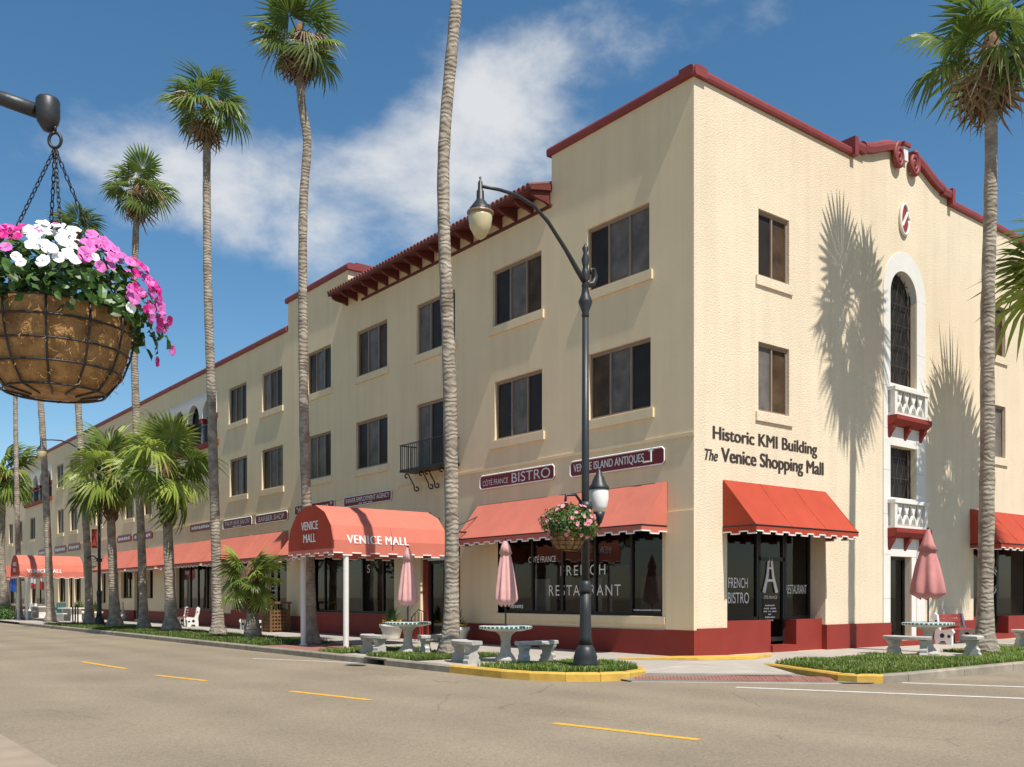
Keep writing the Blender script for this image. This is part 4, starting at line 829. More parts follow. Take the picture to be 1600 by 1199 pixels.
# ------------------------------------------------------------------ lamp posts
def lamp(label,base,rz,basket=True,arm=True,globe=True):
    root=thing('street_lamp',label,'street lamp',base,rz,'black street lamps'); b=B()
    b.lathe([(.245,-.05),(.25,.10),(.225,.16),(.235,.2),(.18,.36),(.135,.44)],n=20); b.build('base',lampm,root,smooth=True)
    b=B(); b.lathe([(.13,.42),(.115,.6),(.105,1.0),(.10,1.5)],n=32,flute=.06,fn=12); b.lathe([(.118,1.45),(.125,1.5),(.115,1.62),(.085,1.68)],n=20); b.build('fluted_shaft',lampm,root,smooth=True)
    b=B(); b.lathe([(.08,1.6),(.072,4.0),(.062,6.8)],n=16); b.build('post',lampm,root,smooth=True)
    b=B(); b.lathe([(.062,6.75),(.075,6.8),(.065,6.86),(.135,7.04),(.135,7.08),(.08,7.2),(.065,7.34),(.08,7.36),(.055,7.45),(.10,7.54),(.065,7.66),(.05,7.74),(.08,7.88),(.04,8.0),(.065,8.1),(.0,8.2)],n=16); b.build('finial',lampm,root,smooth=True)
    if arm:
        b=B(); b.tube([(-.02,0,7.45),(-.2,0,7.62),(-.5,0,7.95),(-.95,0,8.38),(-1.3,0,8.59),(-1.7,0,8.68),(-2.1,0,8.67),(-2.53,0,8.62)],[.06,.05,.04,.036,.034,.032,.03,.03],10); b.build('arm',lampm,root,smooth=True)
        b=B(); b.tube([(.05,0,7.4),(.2,0,7.45),(.27,0,7.6),(.22,0,7.74),(.14,0,7.72),(.15,0,7.62)],[.06,.055,.045,.04,.035,.03],8); b.build('scroll',lampm,root,smooth=True)
        hd=(-2.52,0,0); b=B(); b.lathe([(.0,8.80),(.022,8.77),(.012,8.73),(.04,8.69),(.045,8.56),(.065,8.53),(.07,8.38),(.085,8.36),(.19,8.22),(.225,8.15)],hd,20); lh=b.build('lamp_head',lampm,root,smooth=True,recalc=True)
        b=B(); b.lathe([(.235,8.165),(.24,8.135),(.22,8.115)],hd,20); b.build('lamp_ring',mat('copper_ring',(.30,.19,.12),.4,.1,5,metal=.4),root)
        b=B(); b.lathe([(.21,8.13),(.212,8.05),(.185,7.88),(.11,7.74),(.03,7.68)],hd,20); b.build('lens',amber,root,smooth=True,recalc=True)
    if globe:
        g=(.36,0,0); b=B(); b.tube([(.09,0,2.75),(.36,0,2.72),(.36,0,2.82)],.03,8); b.lathe([(.05,2.8),(.09,2.92),(.12,3.02)],g,14); b.build('globe_bracket',lampm,root,smooth=True)
        b=B(); b.lathe([(.11,3.02),(.16,3.13),(.19,3.3),(.185,3.43),(.18,3.47)],g,18); b.build('globe',globe_m,root,smooth=True)
        b=B(); b.lathe([(.20,3.46),(.205,3.5),(.15,3.57),(.10,3.70),(.06,3.76),(.05,3.82),(.03,3.84),(.02,3.88)],g,18); b.build('globe_cap',lampm,root,smooth=True)
    if basket:
        b=B(); b.tube([(-.08,0,3.15),(-.25,0,3.32),(-.5,0,3.3),(-.52,0,3.15)],.028,8); b.lathe([(.13,3.05),(.14,3.1),(.13,3.2)],n=16); b.build('basket_bracket',lampm,root,smooth=True)
    return root
LB=(-4.36,-1.05,.03); lamp('black lamp post with long arm at the street corner, flower basket on it',LB,0)
LF=(*street(155,973)[:2],.02); lf=lamp('distant black lamp post among the palms at the left',LF,0,globe=False)
b=B(); b.box(-.34,-.1,-.015,.015,3.7,4.6); b.build('red_banner',redpaint,lf)
# near lamp post (only its basket arm reaches into the picture)
fwv=Vector((S_,C_,0)); rtv=Vector((C_,-S_,0)); bc=Vector(CAM)+fwv*4.0+rtv*((86-HX)/F*4.0); bc.z=0
postp=bc-rtv*1.05
nl=thing('street_lamp','near black lamp post whose basket arm enters at the left edge','street lamp',(postp.x,postp.y,0),math.atan2(rtv.y,rtv.x),'black street lamps')
b=B(); b.lathe([(.3,0),(.3,.12),(.2,.4),(.14,.6),(.12,1.6),(.10,4.6),(.14,4.7),(.02,5.0)],n=20); b.build('post',lampm,nl,smooth=True)
b=B(); b.tube([(.05,0,3.2),(.3,0,3.42),(.6,0,3.52),(.8,0,3.51),(.97,0,3.45)],[.036,.034,.032,.030,.030],14); b.build('basket_arm',lampm,nl,smooth=True)
b=B(); b.lathe([(.0,3.505),(.042,3.50),(.048,3.49),(.048,3.425),(.042,3.40),(.02,3.365),(.0,3.36)],(1.02,0,0),20); b.build('arm_cap',lampm,nl,smooth=True,recalc=True)
# ------------------------------------------------------------------ hanging flower baskets
coir=mat('coir_liner',(.20,.095,.032),1,col2=(.45,.25,.095),scale=16,bump=1,bscale=45)
pw=mat('petal_white',(.82,.81,.78),.55,.03,8); pp_=mat('petal_pink',(.62,.13,.42),.55,.25,8); pm=mat('petal_magenta',(.56,.012,.20),.55,.15,8); pl_=mat('petal_light_pink',(.70,.27,.32),.55,.2,8)
leaf_b=leafmat('basket_leaf',(.035,.09,.012),(.10,.19,.03),.3)
def flower_mesh(m,seed):
    r=random.Random(seed); b=B(); 
    for k in range(5):
        a=k*2*PI/5+r.uniform(-.15,.15); L=r.uniform(.85,1.1)*.036; ca,sa=math.cos(a),math.sin(a); o=len(b.v); cup=r.uniform(-.006,.010)
        for rr,wv,z in ((.003,.003,.0),(.45*L,.55*L,.004),(.85*L,.62*L,.006+cup),(1.0*L,.25*L,.003+cup)):
            b.v+=[(rr*ca-wv*sa,rr*sa+wv*ca,z+.003*r.random()),(rr*ca+wv*sa,rr*sa-wv*ca,z-.002)]
        b.f+=[(o+1,o+3,o+2,o),(o+3,o+5,o+4,o+2),(o+5,o+7,o+6,o+4)]
    o=b.build('flower',m); me=o.data; bpy.data.objects.remove(o)
    for p in me.polygons: p.use_smooth=True
    return me
FW=[flower_mesh(pw,i) for i in range(3)]; FPk=[flower_mesh(pp_,i+5) for i in range(3)]; FM=[flower_mesh(pm,i+9) for i in range(3)]
def leaf_me(L=.055):
    b=B(); b.add([(0,0,0),(.35*L,.24*L,.012*L*6),(.75*L,.2*L,.0),(L,0,-.02),(.75*L,-.2*L,0),(.35*L,-.24*L,.07*L),(.4*L,0,-.01*L),(.75*L,0,-.02*L)],[(0,6,1),(0,5,6),(6,7,2,1),(5,4,7,6),(7,3,2),(4,3,7)])
    o=b.build('leaf',leaf_b); me=o.data; bpy.data.objects.remove(o); return me
LM=[leaf_me(.075),leaf_me(.06),leaf_me(.05)]
def basket(label,base,R,zr_,depth,big,seed):
    r=random.Random(seed); root=thing('flower_basket',label,'flower basket',base,0,'hanging flower baskets'); b=B()
    prof=[(R*1.0,0),(R*.99,-depth*.22),(R*.93,-depth*.48),(R*.82,-depth*.72),(R*.62,-depth*.95),(R*.3,-depth*1.0)]
    n=40; vs=[]; fs=[]
    for i,(rr,z) in enumerate(prof):
        for j in range(n): q=rr*(1+r.uniform(-.012,.012)+.02*math.sin(j*1.9+i)*(i<5)); a=2*PI*j/n; vs.append((q*math.cos(a),q*math.sin(a),z))
    for i in range(len(prof)-1):
        for j in range(n): fs.append((i*n+j,(i+1)*n+j,(i+1)*n+(j+1)%n,i*n+(j+1)%n))
    fs.append(tuple(range((len(prof)-1)*n,len(prof)*n))[::-1]); b.add(vs,fs); b.build('coir_liner',coir,root,smooth=True,recalc=True)
    if big:       # bits of fibre pushing out between the wires
        b=B()
        for _ in range(420):
            a=r.uniform(0,6.28); z=-depth*r.uniform(.05,.9); q=R*(1.0-.35*(-z/depth)**2.2); c=Vector((q*math.cos(a),q*math.sin(a),z)); d=Vector((r.uniform(-1,1),r.uniform(-1,1),r.uniform(-1,1)))*.03; b.tube([c,c+d*.5+c.normalized()*.012,c+d],.0012,3,False)
        o=b.build('coir_fibres',mat('coir_straw',(.40,.24,.10),1,.3,9),root); o['kind']='stuff'
    wr=.0045 if big else .006
    for z,q in [(0,1.015),(-depth*.22,1.02),(-depth*.48,.965),(-depth*.72,.86),(-depth*.96,.65)]:
        b=B(); b.tube([(R*q*math.cos(2*PI*i/40),R*q*math.sin(2*PI*i/40),z) for i in range(41)],wr,6); b.build('wire_hoop',iron,root,smooth=True)
    for k in range(12):
        a=2*PI*k/12+.2; b=B(); b.tube([((q*R*1.02+.003)*math.cos(a),(q*R*1.02+.003)*math.sin(a),z) for q,z in [(1.0,0.01),(1.0,-depth*.22),(.94,-depth*.48),(.84,-depth*.72),(.64,-depth*.96),(.3,-depth*1.02)]],wr,6); b.build('wire_rib',iron,root,smooth=True)
    return root,r
vdv=(bc-Vector((CAM[0],CAM[1],0))).normalized(); vrv=Vector((vdv.y,-vdv.x,0)); BR=.305; bz=2.585; bk,rb=basket('large hanging basket of white and pink flowers close at the left',(bc.x,bc.y,bz),BR,bz,.34,True,3)
hk=3.36-bz
b=B(); ringp=[(.0,.026*math.sin(2*PI*i/16),hk-.035+.032*math.cos(2*PI*i/16)) for i in range(17)]; b.tube([Vector(p)@Matrix.Rotation(0,3,'Z') for p in ringp],.007,6)
c_=math.atan2(rtv.y,rtv.x); rot=Matrix.Rotation(c_+PI/2,3,'Z')
b.v=[tuple(rot@Vector(v)) for v in b.v]; b.tube([(0,0,hk),(0,0,hk+.03)],.007,6); b.build('hook_ring',iron,bk,smooth=True)
for k in range(4):
    a=math.atan2(vrv.y,vrv.x)+[2.9,.25,-1.45,1.7][k]; p=Vector((0,0,hk-.07)); q=Vector((BR*math.cos(a),BR*math.sin(a),0)); q0=p; bch=B(); L=(q-p).length; nl_=int(L/.026); dv=(q-p).normalized(); s1_=dv.orthogonal().normalized(); s2_=dv.cross(s1_)
    for i in range(nl_):
        c=p+dv*(L*(i+.5)/nl_); sd_=s1_ if i%2 else s2_; bch.tube([c+dv*.0165*math.cos(t)+sd_*.0075*math.sin(t) for t in [2*PI*j/10 for j in range(11)]],.0026,5,False)
    bch.build('chain',iron,bk,smooth=True)
def place(me,nm,c,nrm,parent,sc,r):
    o=link(nm,me,parent); z=nrm.normalized(); x=z.orthogonal().normalized(); x=Matrix.Rotation(r.uniform(0,6.28),3,z)@x; y_=z.cross(x)
    m_=Matrix((x,y_,z)).transposed().to_4x4(); o.matrix_local=Matrix.Translation(c)@m_@Matrix.Diagonal((sc,sc,sc,1)); return o
def mound(r,rx=.41,zc_=.02,rz_=.27):
    u=r.uniform(-.25,1); a=r.uniform(0,2*PI); q=math.sqrt(max(0,1-u*u)); d=Vector((q*math.cos(a),q*math.sin(a),u)); return d,Vector((d.x*rx,d.y*rx,zc_+d.z*rz_))
for i in range(290):
    d,p=mound(rb,.41,.03,.28); p=p*rb.uniform(.80,1.0); 
    if p.z<-.02 and math.hypot(p.x,p.y)<BR*1.0: continue
    n_=(d+Vector((rb.uniform(-.7,.7),rb.uniform(-.7,.7),rb.uniform(-.2,.8)))); place(LM[i%3],'leaf',p,n_,bk,rb.uniform(.85,1.35),rb)
b=B()
for i in range(1500):
    d,p=mound(rb,.39,.02,.25); p=p*rb.uniform(.55,1.0)
    if p.z<.0 and math.hypot(p.x,p.y)<BR: p.z=abs(p.z)
    n_=(d+Vector((rb.uniform(-.9,.9),rb.uniform(-.9,.9),rb.uniform(-.3,.8)))).normalized(); t=n_.orthogonal().normalized(); t=Matrix.Rotation(rb.uniform(0,6.28),3,n_)@t; s_=n_.cross(t); L=rb.uniform(.03,.06)
    b.add([p,p+t*L*.5+s_*L*.28,p+t*L,p+t*L*.5-s_*L*.28],[(0,1,2,3)])
o=b.build('foliage',leaf_b,bk); o['kind']='stuff'
camdir=Vector((-vdv.x,-vdv.y,-.25))
for i in range(760):
    d,p=mound(rb,.43,.04,.29)
    if d.dot(camdir)<-.15 and d.z<.55: continue
    lat=p.dot(vrv)
    if lat<.24 and p.z<.07+.05*rb.random(): continue
    if lat>.24 and p.z<-.14: continue
    if lat<-.10 and d.z>.45 and rb.random()<.75: me=rb.choice(FM)
    elif lat<-.22: me=rb.choice(FM+FW)
    elif lat<.09: me=rb.choice(FW) if rb.random()<.92 else rb.choice(FPk)
    elif lat<.28: me=rb.choice(FPk) if rb.random()<.85 else rb.choice(FW)
    else: me=rb.choice(FPk+FM)
    if rb.random()<(.15 if lat<.09 else .38): continue
    place(me,'flower',p*rb.uniform(.96,1.05),d+camdir*.5+Vector((rb.uniform(-.5,.5),rb.uniform(-.5,.5),.2)),bk,rb.uniform(.46,.72),rb)
for i in range(16):     # stems trailing on the right side
    a=rb.uniform(-.5,.5); c=vrv*(.33+.11*rb.random())+Vector((-vrv.y,vrv.x,0))*a*.3; p=Vector((c.x,c.y,rb.uniform(-.17,.05))); place(rb.choice(LM),'leaf',p,c.normalized()+Vector((rb.uniform(-.5,.5),rb.uniform(-.5,.5),.3)),bk,rb.uniform(.9,1.4),rb)
    if i%4==0: place(rb.choice(FPk+FM),'flower',p+c.normalized()*.02,c.normalized()+camdir*.7,bk,.65,rb)
# basket on the corner lamp
lbp=(LB[0]-.5,LB[1]-.05,LB[2]+2.58); b2,r2=basket('hanging basket of small pink flowers on the corner lamp post',lbp,.33,2.6,.34,False,8)
b=B()
for i in range(2600):
    d=Vector((r2.gauss(0,1),r2.gauss(0,1),r2.gauss(0,1))).normalized(); q=r2.uniform(.6,1.0); p=Vector((d.x*.56*q,d.y*.56*q,.16+d.z*.40*q)); 
    if p.z<-.14: continue
    p+=rtv*.10*max(0,-d.z+.2); n_=(d+Vector((r2.uniform(-.8,.8),r2.uniform(-.8,.8),r2.uniform(-.2,.8)))).normalized(); t=n_.orthogonal().normalized(); t=Matrix.Rotation(r2.uniform(0,6.28),3,n_)@t; s_=n_.cross(t); L=r2.uniform(.05,.09)
    b.add([p,p+t*L*.5+s_*L*.26,p+t*L,p+t*L*.5-s_*L*.26],[(0,1,2,3)])
o=b.build('foliage',leaf_b,b2); o['kind']='stuff'; FL=[flower_mesh(pl_,40)]
for i in range(90):
    d=Vector((r2.gauss(0,1),r2.gauss(0,1),r2.gauss(0,1))).normalized(); p=Vector((d.x*.57,d.y*.57,.16+d.z*.41))
    if p.z<-.12: continue
    place(FL[0],'flower',p+rtv*.1*max(0,-d.z+.2),d,b2,r2.uniform(.8,1.15),r2)
b=B(); b.tube([(-.02,.05,.57),(0,0,.5)],.012,5); 
for k in range(3): a=k*2.1; b.tube([(0,0,.56),(.33*math.cos(a),.33*math.sin(a),0)],.008,5)
b.build('hanger',iron,b2)
# ------------------------------------------------------------------ tables, benches, umbrellas
tile_top=mat('mosaic_top',(.26,.42,.44),.35,col2=(.62,.70,.66),scale=26,detail=1); tile_rim=mat('mosaic_rim',(.62,.66,.52),.4,.15,20); tile_blue=mat('mosaic_blue',(.02,.085,.12),.35,.3,10)
def table(label,loc,rz=0):
    root=thing('mosaic_table',label,'table',loc,rz,'round mosaic tables'); b=B(); b.lathe([(.24,0),(.25,.05),(.19,.1),(.12,.2),(.10,.42),(.13,.56),(.22,.64),(.30,.66)],n=16); b.build('pedestal',concrete,root,smooth=True)
    b=B(); b.lathe([(.36,.655),(.57,.70),(.585,.735),(.57,.76)],n=40); b.build('table_edge',tile_rim,root,smooth=True); b=B(); b.lathe([(.57,.757),(.55,.765)],n=40); b.build('table_top',tile_top,root)
    b=B()
    for k in range(36):
        a0,a1,am=2*PI*k/36,2*PI*(k+.9)/36,2*PI*(k+.45)/36; b.add([(.588*math.cos(a0),.588*math.sin(a0),.757),(.588*math.cos(am),.588*math.sin(am),.705),(.588*math.cos(a1),.588*math.sin(a1),.757)],[(0,1,2)])
    b.build('mosaic_triangles',tile_blue,root); return root
def bench(label,loc,rz):
    root=thing('stone_bench',label,'bench',loc,rz,'curved cast stone benches'); r0,r1,h=.82,1.18,.52; n=10; b=B(); vs=[]
    for i in range(n+1):
        a=-h+2*h*i/n; ca,sa=math.cos(a),math.sin(a); vs+=[(r0*ca,r0*sa,.39),(r0*ca,r0*sa,.455),((r0+.03)*ca,(r0+.03)*sa,.47),((r1-.03)*ca,(r1-.03)*sa,.47),(r1*ca,r1*sa,.455),(r1*ca,r1*sa,.40),((r1-.05)*ca,(r1-.05)*sa,.385)]
    fs=[]
    for i in range(n):
        for j in range(7): fs.append((i*7+j,(i+1)*7+j,(i+1)*7+(j+1)%7,i*7+(j+1)%7))
    fs+=[tuple(range(7)),tuple(range(n*7,n*7+7))[::-1]]; b.add(vs,fs); b.fix=True; b.build('seat',concrete,root)
    pr=[(-.17,-.01),(.17,-.01),(.18,.06),(.14,.10),(.15,.16),(.10,.21),(.11,.28),(.16,.34),(.17,.385),(-.17,.385),(-.16,.34),(-.11,.28),(-.10,.21),(-.15,.16),(-.14,.10),(-.18,.06)]
    for a in (-.36,.36):
        ca,sa=math.cos(a),math.sin(a); b=B(); b.prism(pr,lambda u,v,w_:((1.0+u)*ca-w_*sa,(1.0+u)*sa+w_*ca,v),-.075,.075); b.build('leg',concrete,root)
    return root
def umbrella(label,loc,sc=1,m=None,pleat=9,seed=0,zb=1.15,zt=2.55,rmax=.22):
    root=thing('patio_umbrella',label,'umbrella',loc,0,'closed pink patio umbrellas'); b=B(); b.lathe([(.019,.3),(.019,zt-.02)],n=8); b.build('pole',iron,root)
    n=54; prof=[(rmax*.55,zb+.02),(rmax*.95,zb+.10),(rmax,zb+.18),(rmax*.92,zb+.4),(rmax*.72,zb+.8),(rmax*.5,zb+1.1),(rmax*.48,zb+1.14),(rmax*.62,zb+1.14),(rmax*.4,zb+1.32),(.04,zt)]; b=B(); r=random.Random(seed)
    ph=[r.uniform(-.3,.3) for _ in prof]
    for i,(q,z) in enumerate(prof):
        for j in range(n): a=2*PI*j/n; k=.17*max(0,1-(z-zb)/1.5); f_=1+k*math.sin(pleat*a+ph[i]*.6)+.05*math.sin(3*a+seed+z*2); b.v.append((q*f_*math.cos(a),q*f_*math.sin(a),z+.03*math.sin(pleat*a)*(i<2)))
    for i in range(len(prof)-1):
        for j in range(n): b.f.append((i*n+j,i*n+(j+1)%n,(i+1)*n+(j+1)%n,(i+1)*n+j))
    b.build('canopy',m or pink_cloth,root,smooth=True); b=B(); b.lathe([(.03,zt-.02),(.025,zt+.03),(.0,zt+.06)],n=8); b.build('finial',iron,root); return root
t1=(-4.21,1.65,.005); t2=(-4.19,5.65,.005); t3=(4.69,-3.1,.03); t4=(11.2,-3.1,.03)
table('blue mosaic round table nearest the corner lamp post',t1); table('blue mosaic round table beside the near arched canopy',t2); table('blue mosaic round table on the right, in front of the white side door',t3); table('blue mosaic round table cut by the right edge',t4)
umbrella('closed pink umbrella in front of the lettered restaurant windows',t1,m=pink_cloth2,seed=1,zb=1.18,zt=2.6,rmax=.23); umbrella('closed pink umbrella left of the tall palm by the mall door',t2,m=pink_cloth2,seed=2,zb=1.15,zt=2.62,rmax=.23); umbrella('closed dusky pink umbrella in front of the side door',t3,m=pink_cloth,seed=3,zb=1.3,zt=2.95,rmax=.36,pleat=7)
def benchat(t,a,label): bench(label,(t[0],t[1],t[2]-.0),a)
va=math.atan2(CAM[1]-t1[1],CAM[0]-t1[0])
benchat(t1,va-1.15,'curved stone bench left of the table nearest the lamp'); benchat(t1,va+.75,'curved stone bench in front right of the table nearest the lamp'); 
benchat(t2,va-1.0,'curved stone bench left of the table by the arched canopy'); benchat(t2,va+.9,'curved stone bench right of the table by the arched canopy')
vb=math.atan2(CAM[1]-t3[1],CAM[0]-t3[0]); benchat(t3,vb-.45,'curved stone bench in front left of the right-hand table'); benchat(t3,vb+1.55,'curved stone bench right of the right-hand table'); benchat(t4,vb-.45,'curved stone bench at the right edge of the picture')
# slatted benches with white cast ends
def park_bench(label,loc,rz,slat,L=1.5):
    root=thing('park_bench',label,'bench',loc,rz,'slatted benches with white cast ends')
    pr=[(-.02,0),(.10,0),(.14,.10),(.30,.10),(.36,0),(.50,0),(.50,.28),(.56,.36),(.50,.46),(.40,.44),(.16,.42),(.10,.55),(.06,.86),(-.02,.92),(-.10,.86),(-.06,.62),(-.0,.40),(-.02,.2)]
    for a in (-L/2,L/2):
        b=B(); b.prism(pr,lambda u,v,w_:(w_,-u,v),a-.05,a+.05); e=b.build('bench_end',conc_white,root)
        for u,v,q in ((.22,.26,.07),(.42,.24,.05),(.03,.68,.035)):
            b=B(); b.prism(arcpts(u,v,q,0,2*PI,12)[:-1],lambda u_,v_,w_:(w_,-u_,v_),a-.053,a+.053); b.build('hole_shade_disc',iron,e)  # dark discs on the faces stand in for the shade of pierced holes
    for k in range(4): b=B(); u=.14+.095*k; b.box(-L/2,L/2,-u-.08,-u,.425,.455); b.build('seat_slat',slat,root)
    for k in range(3): z=.52+.125*k; b=B(); b.box(-L/2,L/2,-.085+.02*k,-.05+.02*k,z,z+.105); b.build('back_slat',slat,root)
    return root
red_s=mat('bench_red',(.33,.05,.045),.5,.12,5)
pbx=GP(1490,1006,0); park_bench('red slatted bench with white ends against the side wall',(11.05,-.35,.0),0,red_s,1.5)
park_bench('white-ended slatted bench under the awning behind the left palms',(-.9,LY(300,-.9),.0),-PI/2,red_s,1.5)
park_bench('white-ended bench beside the wooden litter bin',(-.5,LY(404,-.5),.0),-PI/2,red_s,1.4)
# litter bin with wooden lattice
lb_=hit(433,985,0,-.75); bn=thing('litter_bin','square wooden litter bin with lattice sides by the wall','litter bin',(-.8,LY(431,-.8),.0)); W=.38
b=B(); b.box(-W+.03,W-.03,-W+.03,W-.03,.02,.85); b.build('liner',mat('bin_dark',(.05,.03,.02),.8,.2,5),bn)
for sx in (-1,1):
    for sy in (-1,1): b=B(); b.box(sx*W-.045,sx*W+.045,sy*W-.045,sy*W+.045,0,1.12); b.build('corner_post',wood,bn)
for k in range(6):
    z=.08+.14*k
    for s_ in (-1,1):
        b=B(); b.box(-W+.05,W-.05,s_*W-.015,s_*W+.015,z,z+.07); b.build('slat',wood,bn); b=B(); b.box(s_*W-.015,s_*W+.015,-W+.05,W-.05,z,z+.07); b.build('slat',wood,bn)
for k in range(5):
    b=B(); u=-W+.12+.13*k
    for s_ in (-1,1): b.box(u,u+.05,s_*(W+.018)-.008,s_*(W+.018)+.008,.06,.9); b.box(s_*(W+.018)-.008,s_*(W+.018)+.008,u,u+.05,.06,.9)
    b.build('lattice_strip',wood,bn)
b=B(); b.box(-W-.08,W+.08,-W-.08,W+.08,1.12,1.2); b.build('lid',wood,bn)
# planters beside the mall door
def planter(label,x,px,seed,h=.5,spike=.75):
    root=thing('potted_plant',label,'potted plant',(x,LY(px,x),.0),0,'potted plants along the shop fronts'); b=B(); b.lathe([(.24,0),(.26,.04),(.27,.08),(.36,h-.12),(.40,h-.1),(.41,h),(.34,h),(.33,h-.04)],n=20); b.build('pot',conc_white,root,smooth=True)
    b=B(); r=random.Random(seed)
    for i in range(70):
        a=r.uniform(0,6.28); el=r.uniform(.25,1.5); L=r.uniform(.6,1.0)*spike; d=Vector((math.cos(a)*math.cos(el),math.sin(a)*math.cos(el),math.sin(el))); s_=Vector((-math.sin(a),math.cos(a),0))*.022; p=Vector((0,0,h)); q=p+d*L*.55; e=p+d*L+Vector((0,0,-.25*L*math.cos(el)))
        b.add([p-s_*.6,p+s_*.6,q+s_,q-s_,e],[(0,1,2,3),(3,2,4)])
    o=b.build('leaves',leaf_b,root); o['kind']='stuff'
    b=B()
    for i in range(26): a=r.uniform(0,6.28); c=Vector((.3*math.cos(a),.3*math.sin(a),h+r.uniform(0,.12))); b.lathe([(.03,0),(.045,.02),(.01,.04)],tuple(c),5)
    b.build('blossoms',mat('blossom_yellow',(.6,.36,.05),.6,.3,4),root); return root
planter('white pot with a spiky plant left of the mall door',-.7,612,1); planter('white pot with a spiky plant right of the mall door, behind the tall palm',-.7,713,2)
planter('potted fern under the far canopy beside the teal chair',-2.2,124,3,.55,.9); planter('potted fern left of the far lamp post foot',-1.2,150,4,.5,.8)
# door handrail
hr=thing('handrail','small black handrail at the mall door step','handrail',(-.4,LY(664,-.4),0)); b=B(); b.tube([(0,0,0),(0,0,.9),(-.25,0,1.0),(-.5,0,.75),(-.55,0,.0)],.022,8); b.build('rail',iron,hr,smooth=True); b=B()
for k in range(3): b.tube([(-.13-.12*k,0,0.0),(-.13-.12*k,0,.9)],.012,6)
b.build('baluster',iron,hr)
# far end: bike rack, flags, chair, tables, shrub, small stand-pipe bin
brk=street(116,973,-4.6); br=thing('bike_rack','brown looped bike rack on the grass before the far canopy','bike rack',(brk[0],brk[1],0),PI/2); b=B()
b.tube([(-.7,0,-.1),(-.7,0,.75)]+[(-.45-.25*math.cos(t),0,.75+.25*math.sin(t)) for t in [PI*i/8 for i in range(1,9)]]+[(-.2,0,.3)]+[(.05-.25*math.cos(t),0,.3-.25*math.sin(t)) for t in [PI*i/8 for i in range(1,9)]]+[(.3,0,.9)],.035,8); b.build('loop',mat('rack_brown',(.07,.04,.03),.5,.1,5),br,smooth=True); b=B(); b.lathe([(.08,0),(.08,.02)],(-.7,0,0),10); b.build('foot_plate',iron,br)
def flag(label,x,px,z,cols,seed,w_=.9,h=1.0):
    root=thing('flag',label,'flag',(x,LY(px,x),z),0,'flags hung under the far canopy'); n=8; r=random.Random(seed); k=len(cols)
    for s_,c in enumerate(cols):
        b=B(); 
        for i in range(n+1):
            for j in (0,1): u=(i/n-.5)*w_; b.v.append((.08*math.sin(i*1.3+seed),u,-h*(s_+j)/k-.06*math.sin(i*.9)))
        for i in range(n): b.f.append((2*i,2*i+2,2*i+3,2*i+1))
        b.build('flag_stripe',c,root)
    b=B(); b.tube([(0,-w_/2-.1,.03),(0,w_/2+.1,.03)],.018,6); b.build('flag_pole',white_m,root)
blue=mat('flag_blue',(.03,.10,.42),.8,.1,4); fred=mat('flag_red',(.50,.04,.05),.8,.1,4); fwh=mat('flag_white',(.75,.74,.72),.8,.05,4)
flag('blue flag at the far left under the red awning',-1.4,6,3.0,[blue],1,1.6,1.3); flag('darker blue flag beside it under the far awning',-1.2,20,3.0,[mat('flag_navy',(.02,.05,.22),.8,.1,4),blue],2,1.6,1.2); flag('red and white flag under the far canopy',-2.5,52,2.95,[fred,fwh,fred],3,1.4,1.0); flag('white and red flag under the far canopy, right one',-2.0,66,2.95,[fwh,fred],4,1.5,1.1)
ch=thing('garden_chair','teal garden chair under the far canopy','chair',(-1.6,LY(96,-1.6),0),PI*.9); teal=mat('teal_plastic',(.01,.13,.13),.4,.1,5)
b=B(); b.box(-.3,.3,-.28,.28,.36,.42); b.build('seat',teal,ch)
for k in range(5): b=B(); b.box(-.28+.115*k,-.19+.115*k,.24,.29,.42,1.0); b.build('back_slat',teal,ch)
for sx in (-.28,.24):
    for sy in (-.26,.22): b=B(); b.box(sx,sx+.05,sy,sy+.05,0,.36); b.build('leg',teal,ch)
    b=B(); b.box(sx-.03,sx+.08,-.3,.3,.6,.64); b.build('arm_rest',teal,ch)
def wtable(label,x,px):
    root=thing('picnic_table',label,'table',(x,LY(px,x),0),.2,'white tables under the far canopy'); b=B(); b.box(-.45,.45,-.8,.8,.70,.76); b.build('top',conc_white,root)
    for s_ in (-.6,.5): b=B(); b.prism([(-.35,0),(-.25,0),(-.1,.7),(.1,.7),(.25,0),(.35,0),(.18,.7),(-.18,.7)][:4]+[(.1,.7)],lambda u,v,w_:(u,w_,v),s_,s_+.1) if False else b.box(-.3,.3,s_,s_+.1,0,.7); b.build('leg',conc_white,root)
    for sx in (-.85,.6): b=B(); b.box(sx,sx+.25,-.75,.75,.40,.45); b.box(sx+.08,sx+.17,-.5,.5,0,.4); b.build('seat',conc_white,root)
wtable('white slab table right of the far canopy post',-2.8,112); wtable('white table under the middle of the far canopy',-2.4,62)
park_bench('white bench under the far canopy by the wall',(-1.2,LY(52,-1.2),0),-PI/2,conc_white,1.5)
sh=thing('shrub','rounded green shrub at the far left edge by the kerb','shrub',(*street(4,968,-4.9)[:2],0)); b=B(); r=random.Random(4)
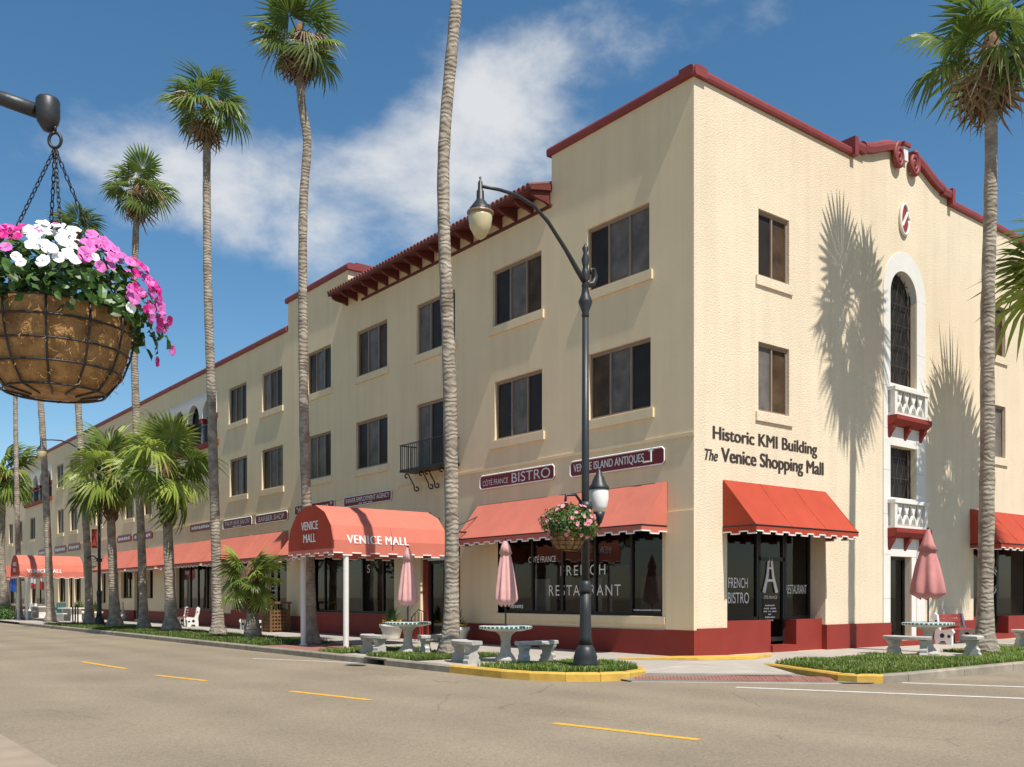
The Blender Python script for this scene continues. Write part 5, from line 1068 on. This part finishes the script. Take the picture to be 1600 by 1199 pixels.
for i in range(1800):
    d=Vector((r.gauss(0,1),r.gauss(0,1),abs(r.gauss(0,1)))).normalized(); p=Vector((d.x*1.1,d.y*1.1,d.z*1.0))*r.uniform(.7,1.05); n_=(d+Vector((r.uniform(-.8,.8),r.uniform(-.8,.8),r.uniform(-.4,.6)))).normalized(); t=n_.orthogonal().normalized(); s_=n_.cross(t); L=r.uniform(.06,.12); b.add([p,p+t*L*.5+s_*L*.3,p+t*L,p+t*L*.5-s_*L*.3],[(0,1,2,3)])
o=b.build('leaves',leaf_b,sh); o['kind']='stuff'; b=B(); b.tube([(0,0,-.05),(.05,0,.5)],.05,6); b.build('stem',boot_m,sh)
cn=thing('ash_urn','small grey ash urn against the wall between the palms','ash urn',(-.45,LY(192,-.45),0)); b=B(); b.lathe([(.22,0),(.23,.3),(.12,.5),(.05,.6),(.04,1.0),(.06,1.05),(.0,1.08)],n=14); b.build('body',concrete,cn,smooth=True)
# trees across the street, seen only in the shop glass
def broad_tree(label,loc,h,rad,seed):
    root=thing('street_tree',label,'tree',loc,0,'trees on the opposite pavement'); r=random.Random(seed); b=B(); b.tube([(0,0,-.1),(.1,0,h*.3),(0,.1,h*.6)],[.28,.2,.12],8)
    for k in range(5): a=k*1.26; b.tube([(.05,0,h*.35),(math.cos(a)*rad*.5,math.sin(a)*rad*.5,h*.65)],[.1,.04],6)
    b.build('trunk',boot_m,root,smooth=True); b=B()
    cl=[(Vector((r.uniform(-1,1)*rad*.7,r.uniform(-1,1)*rad*.7,h*r.uniform(.45,.95))),rad*r.uniform(.3,.5)) for _ in range(16)]
    for i in range(3600):
        c,q=r.choice(cl); d=Vector((r.gauss(0,1),r.gauss(0,1),r.gauss(0,1))).normalized(); p=c+d*q*r.uniform(.6,1); n_=(d+Vector((r.uniform(-.8,.8),r.uniform(-.8,.8),r.uniform(-.3,.8)))).normalized(); t=n_.orthogonal().normalized(); s_=n_.cross(t); L=r.uniform(.2,.4); b.add([p,p+t*L*.5+s_*L*.3,p+t*L,p+t*L*.5-s_*L*.3],[(0,1,2,3)])
    b.build('crown',leaf_b,root)
for i,(x,y_,h) in enumerate(((-23,6,8),(-24,17,9),(-22.5,28,8),(-24,40,9),(-23,54,9),(-25,70,10))): broad_tree(('first','second','third','fourth','fifth','last')[i]+' broad green tree across the street counted from the crossing',(x,y_,0),h,3.8,60+i)
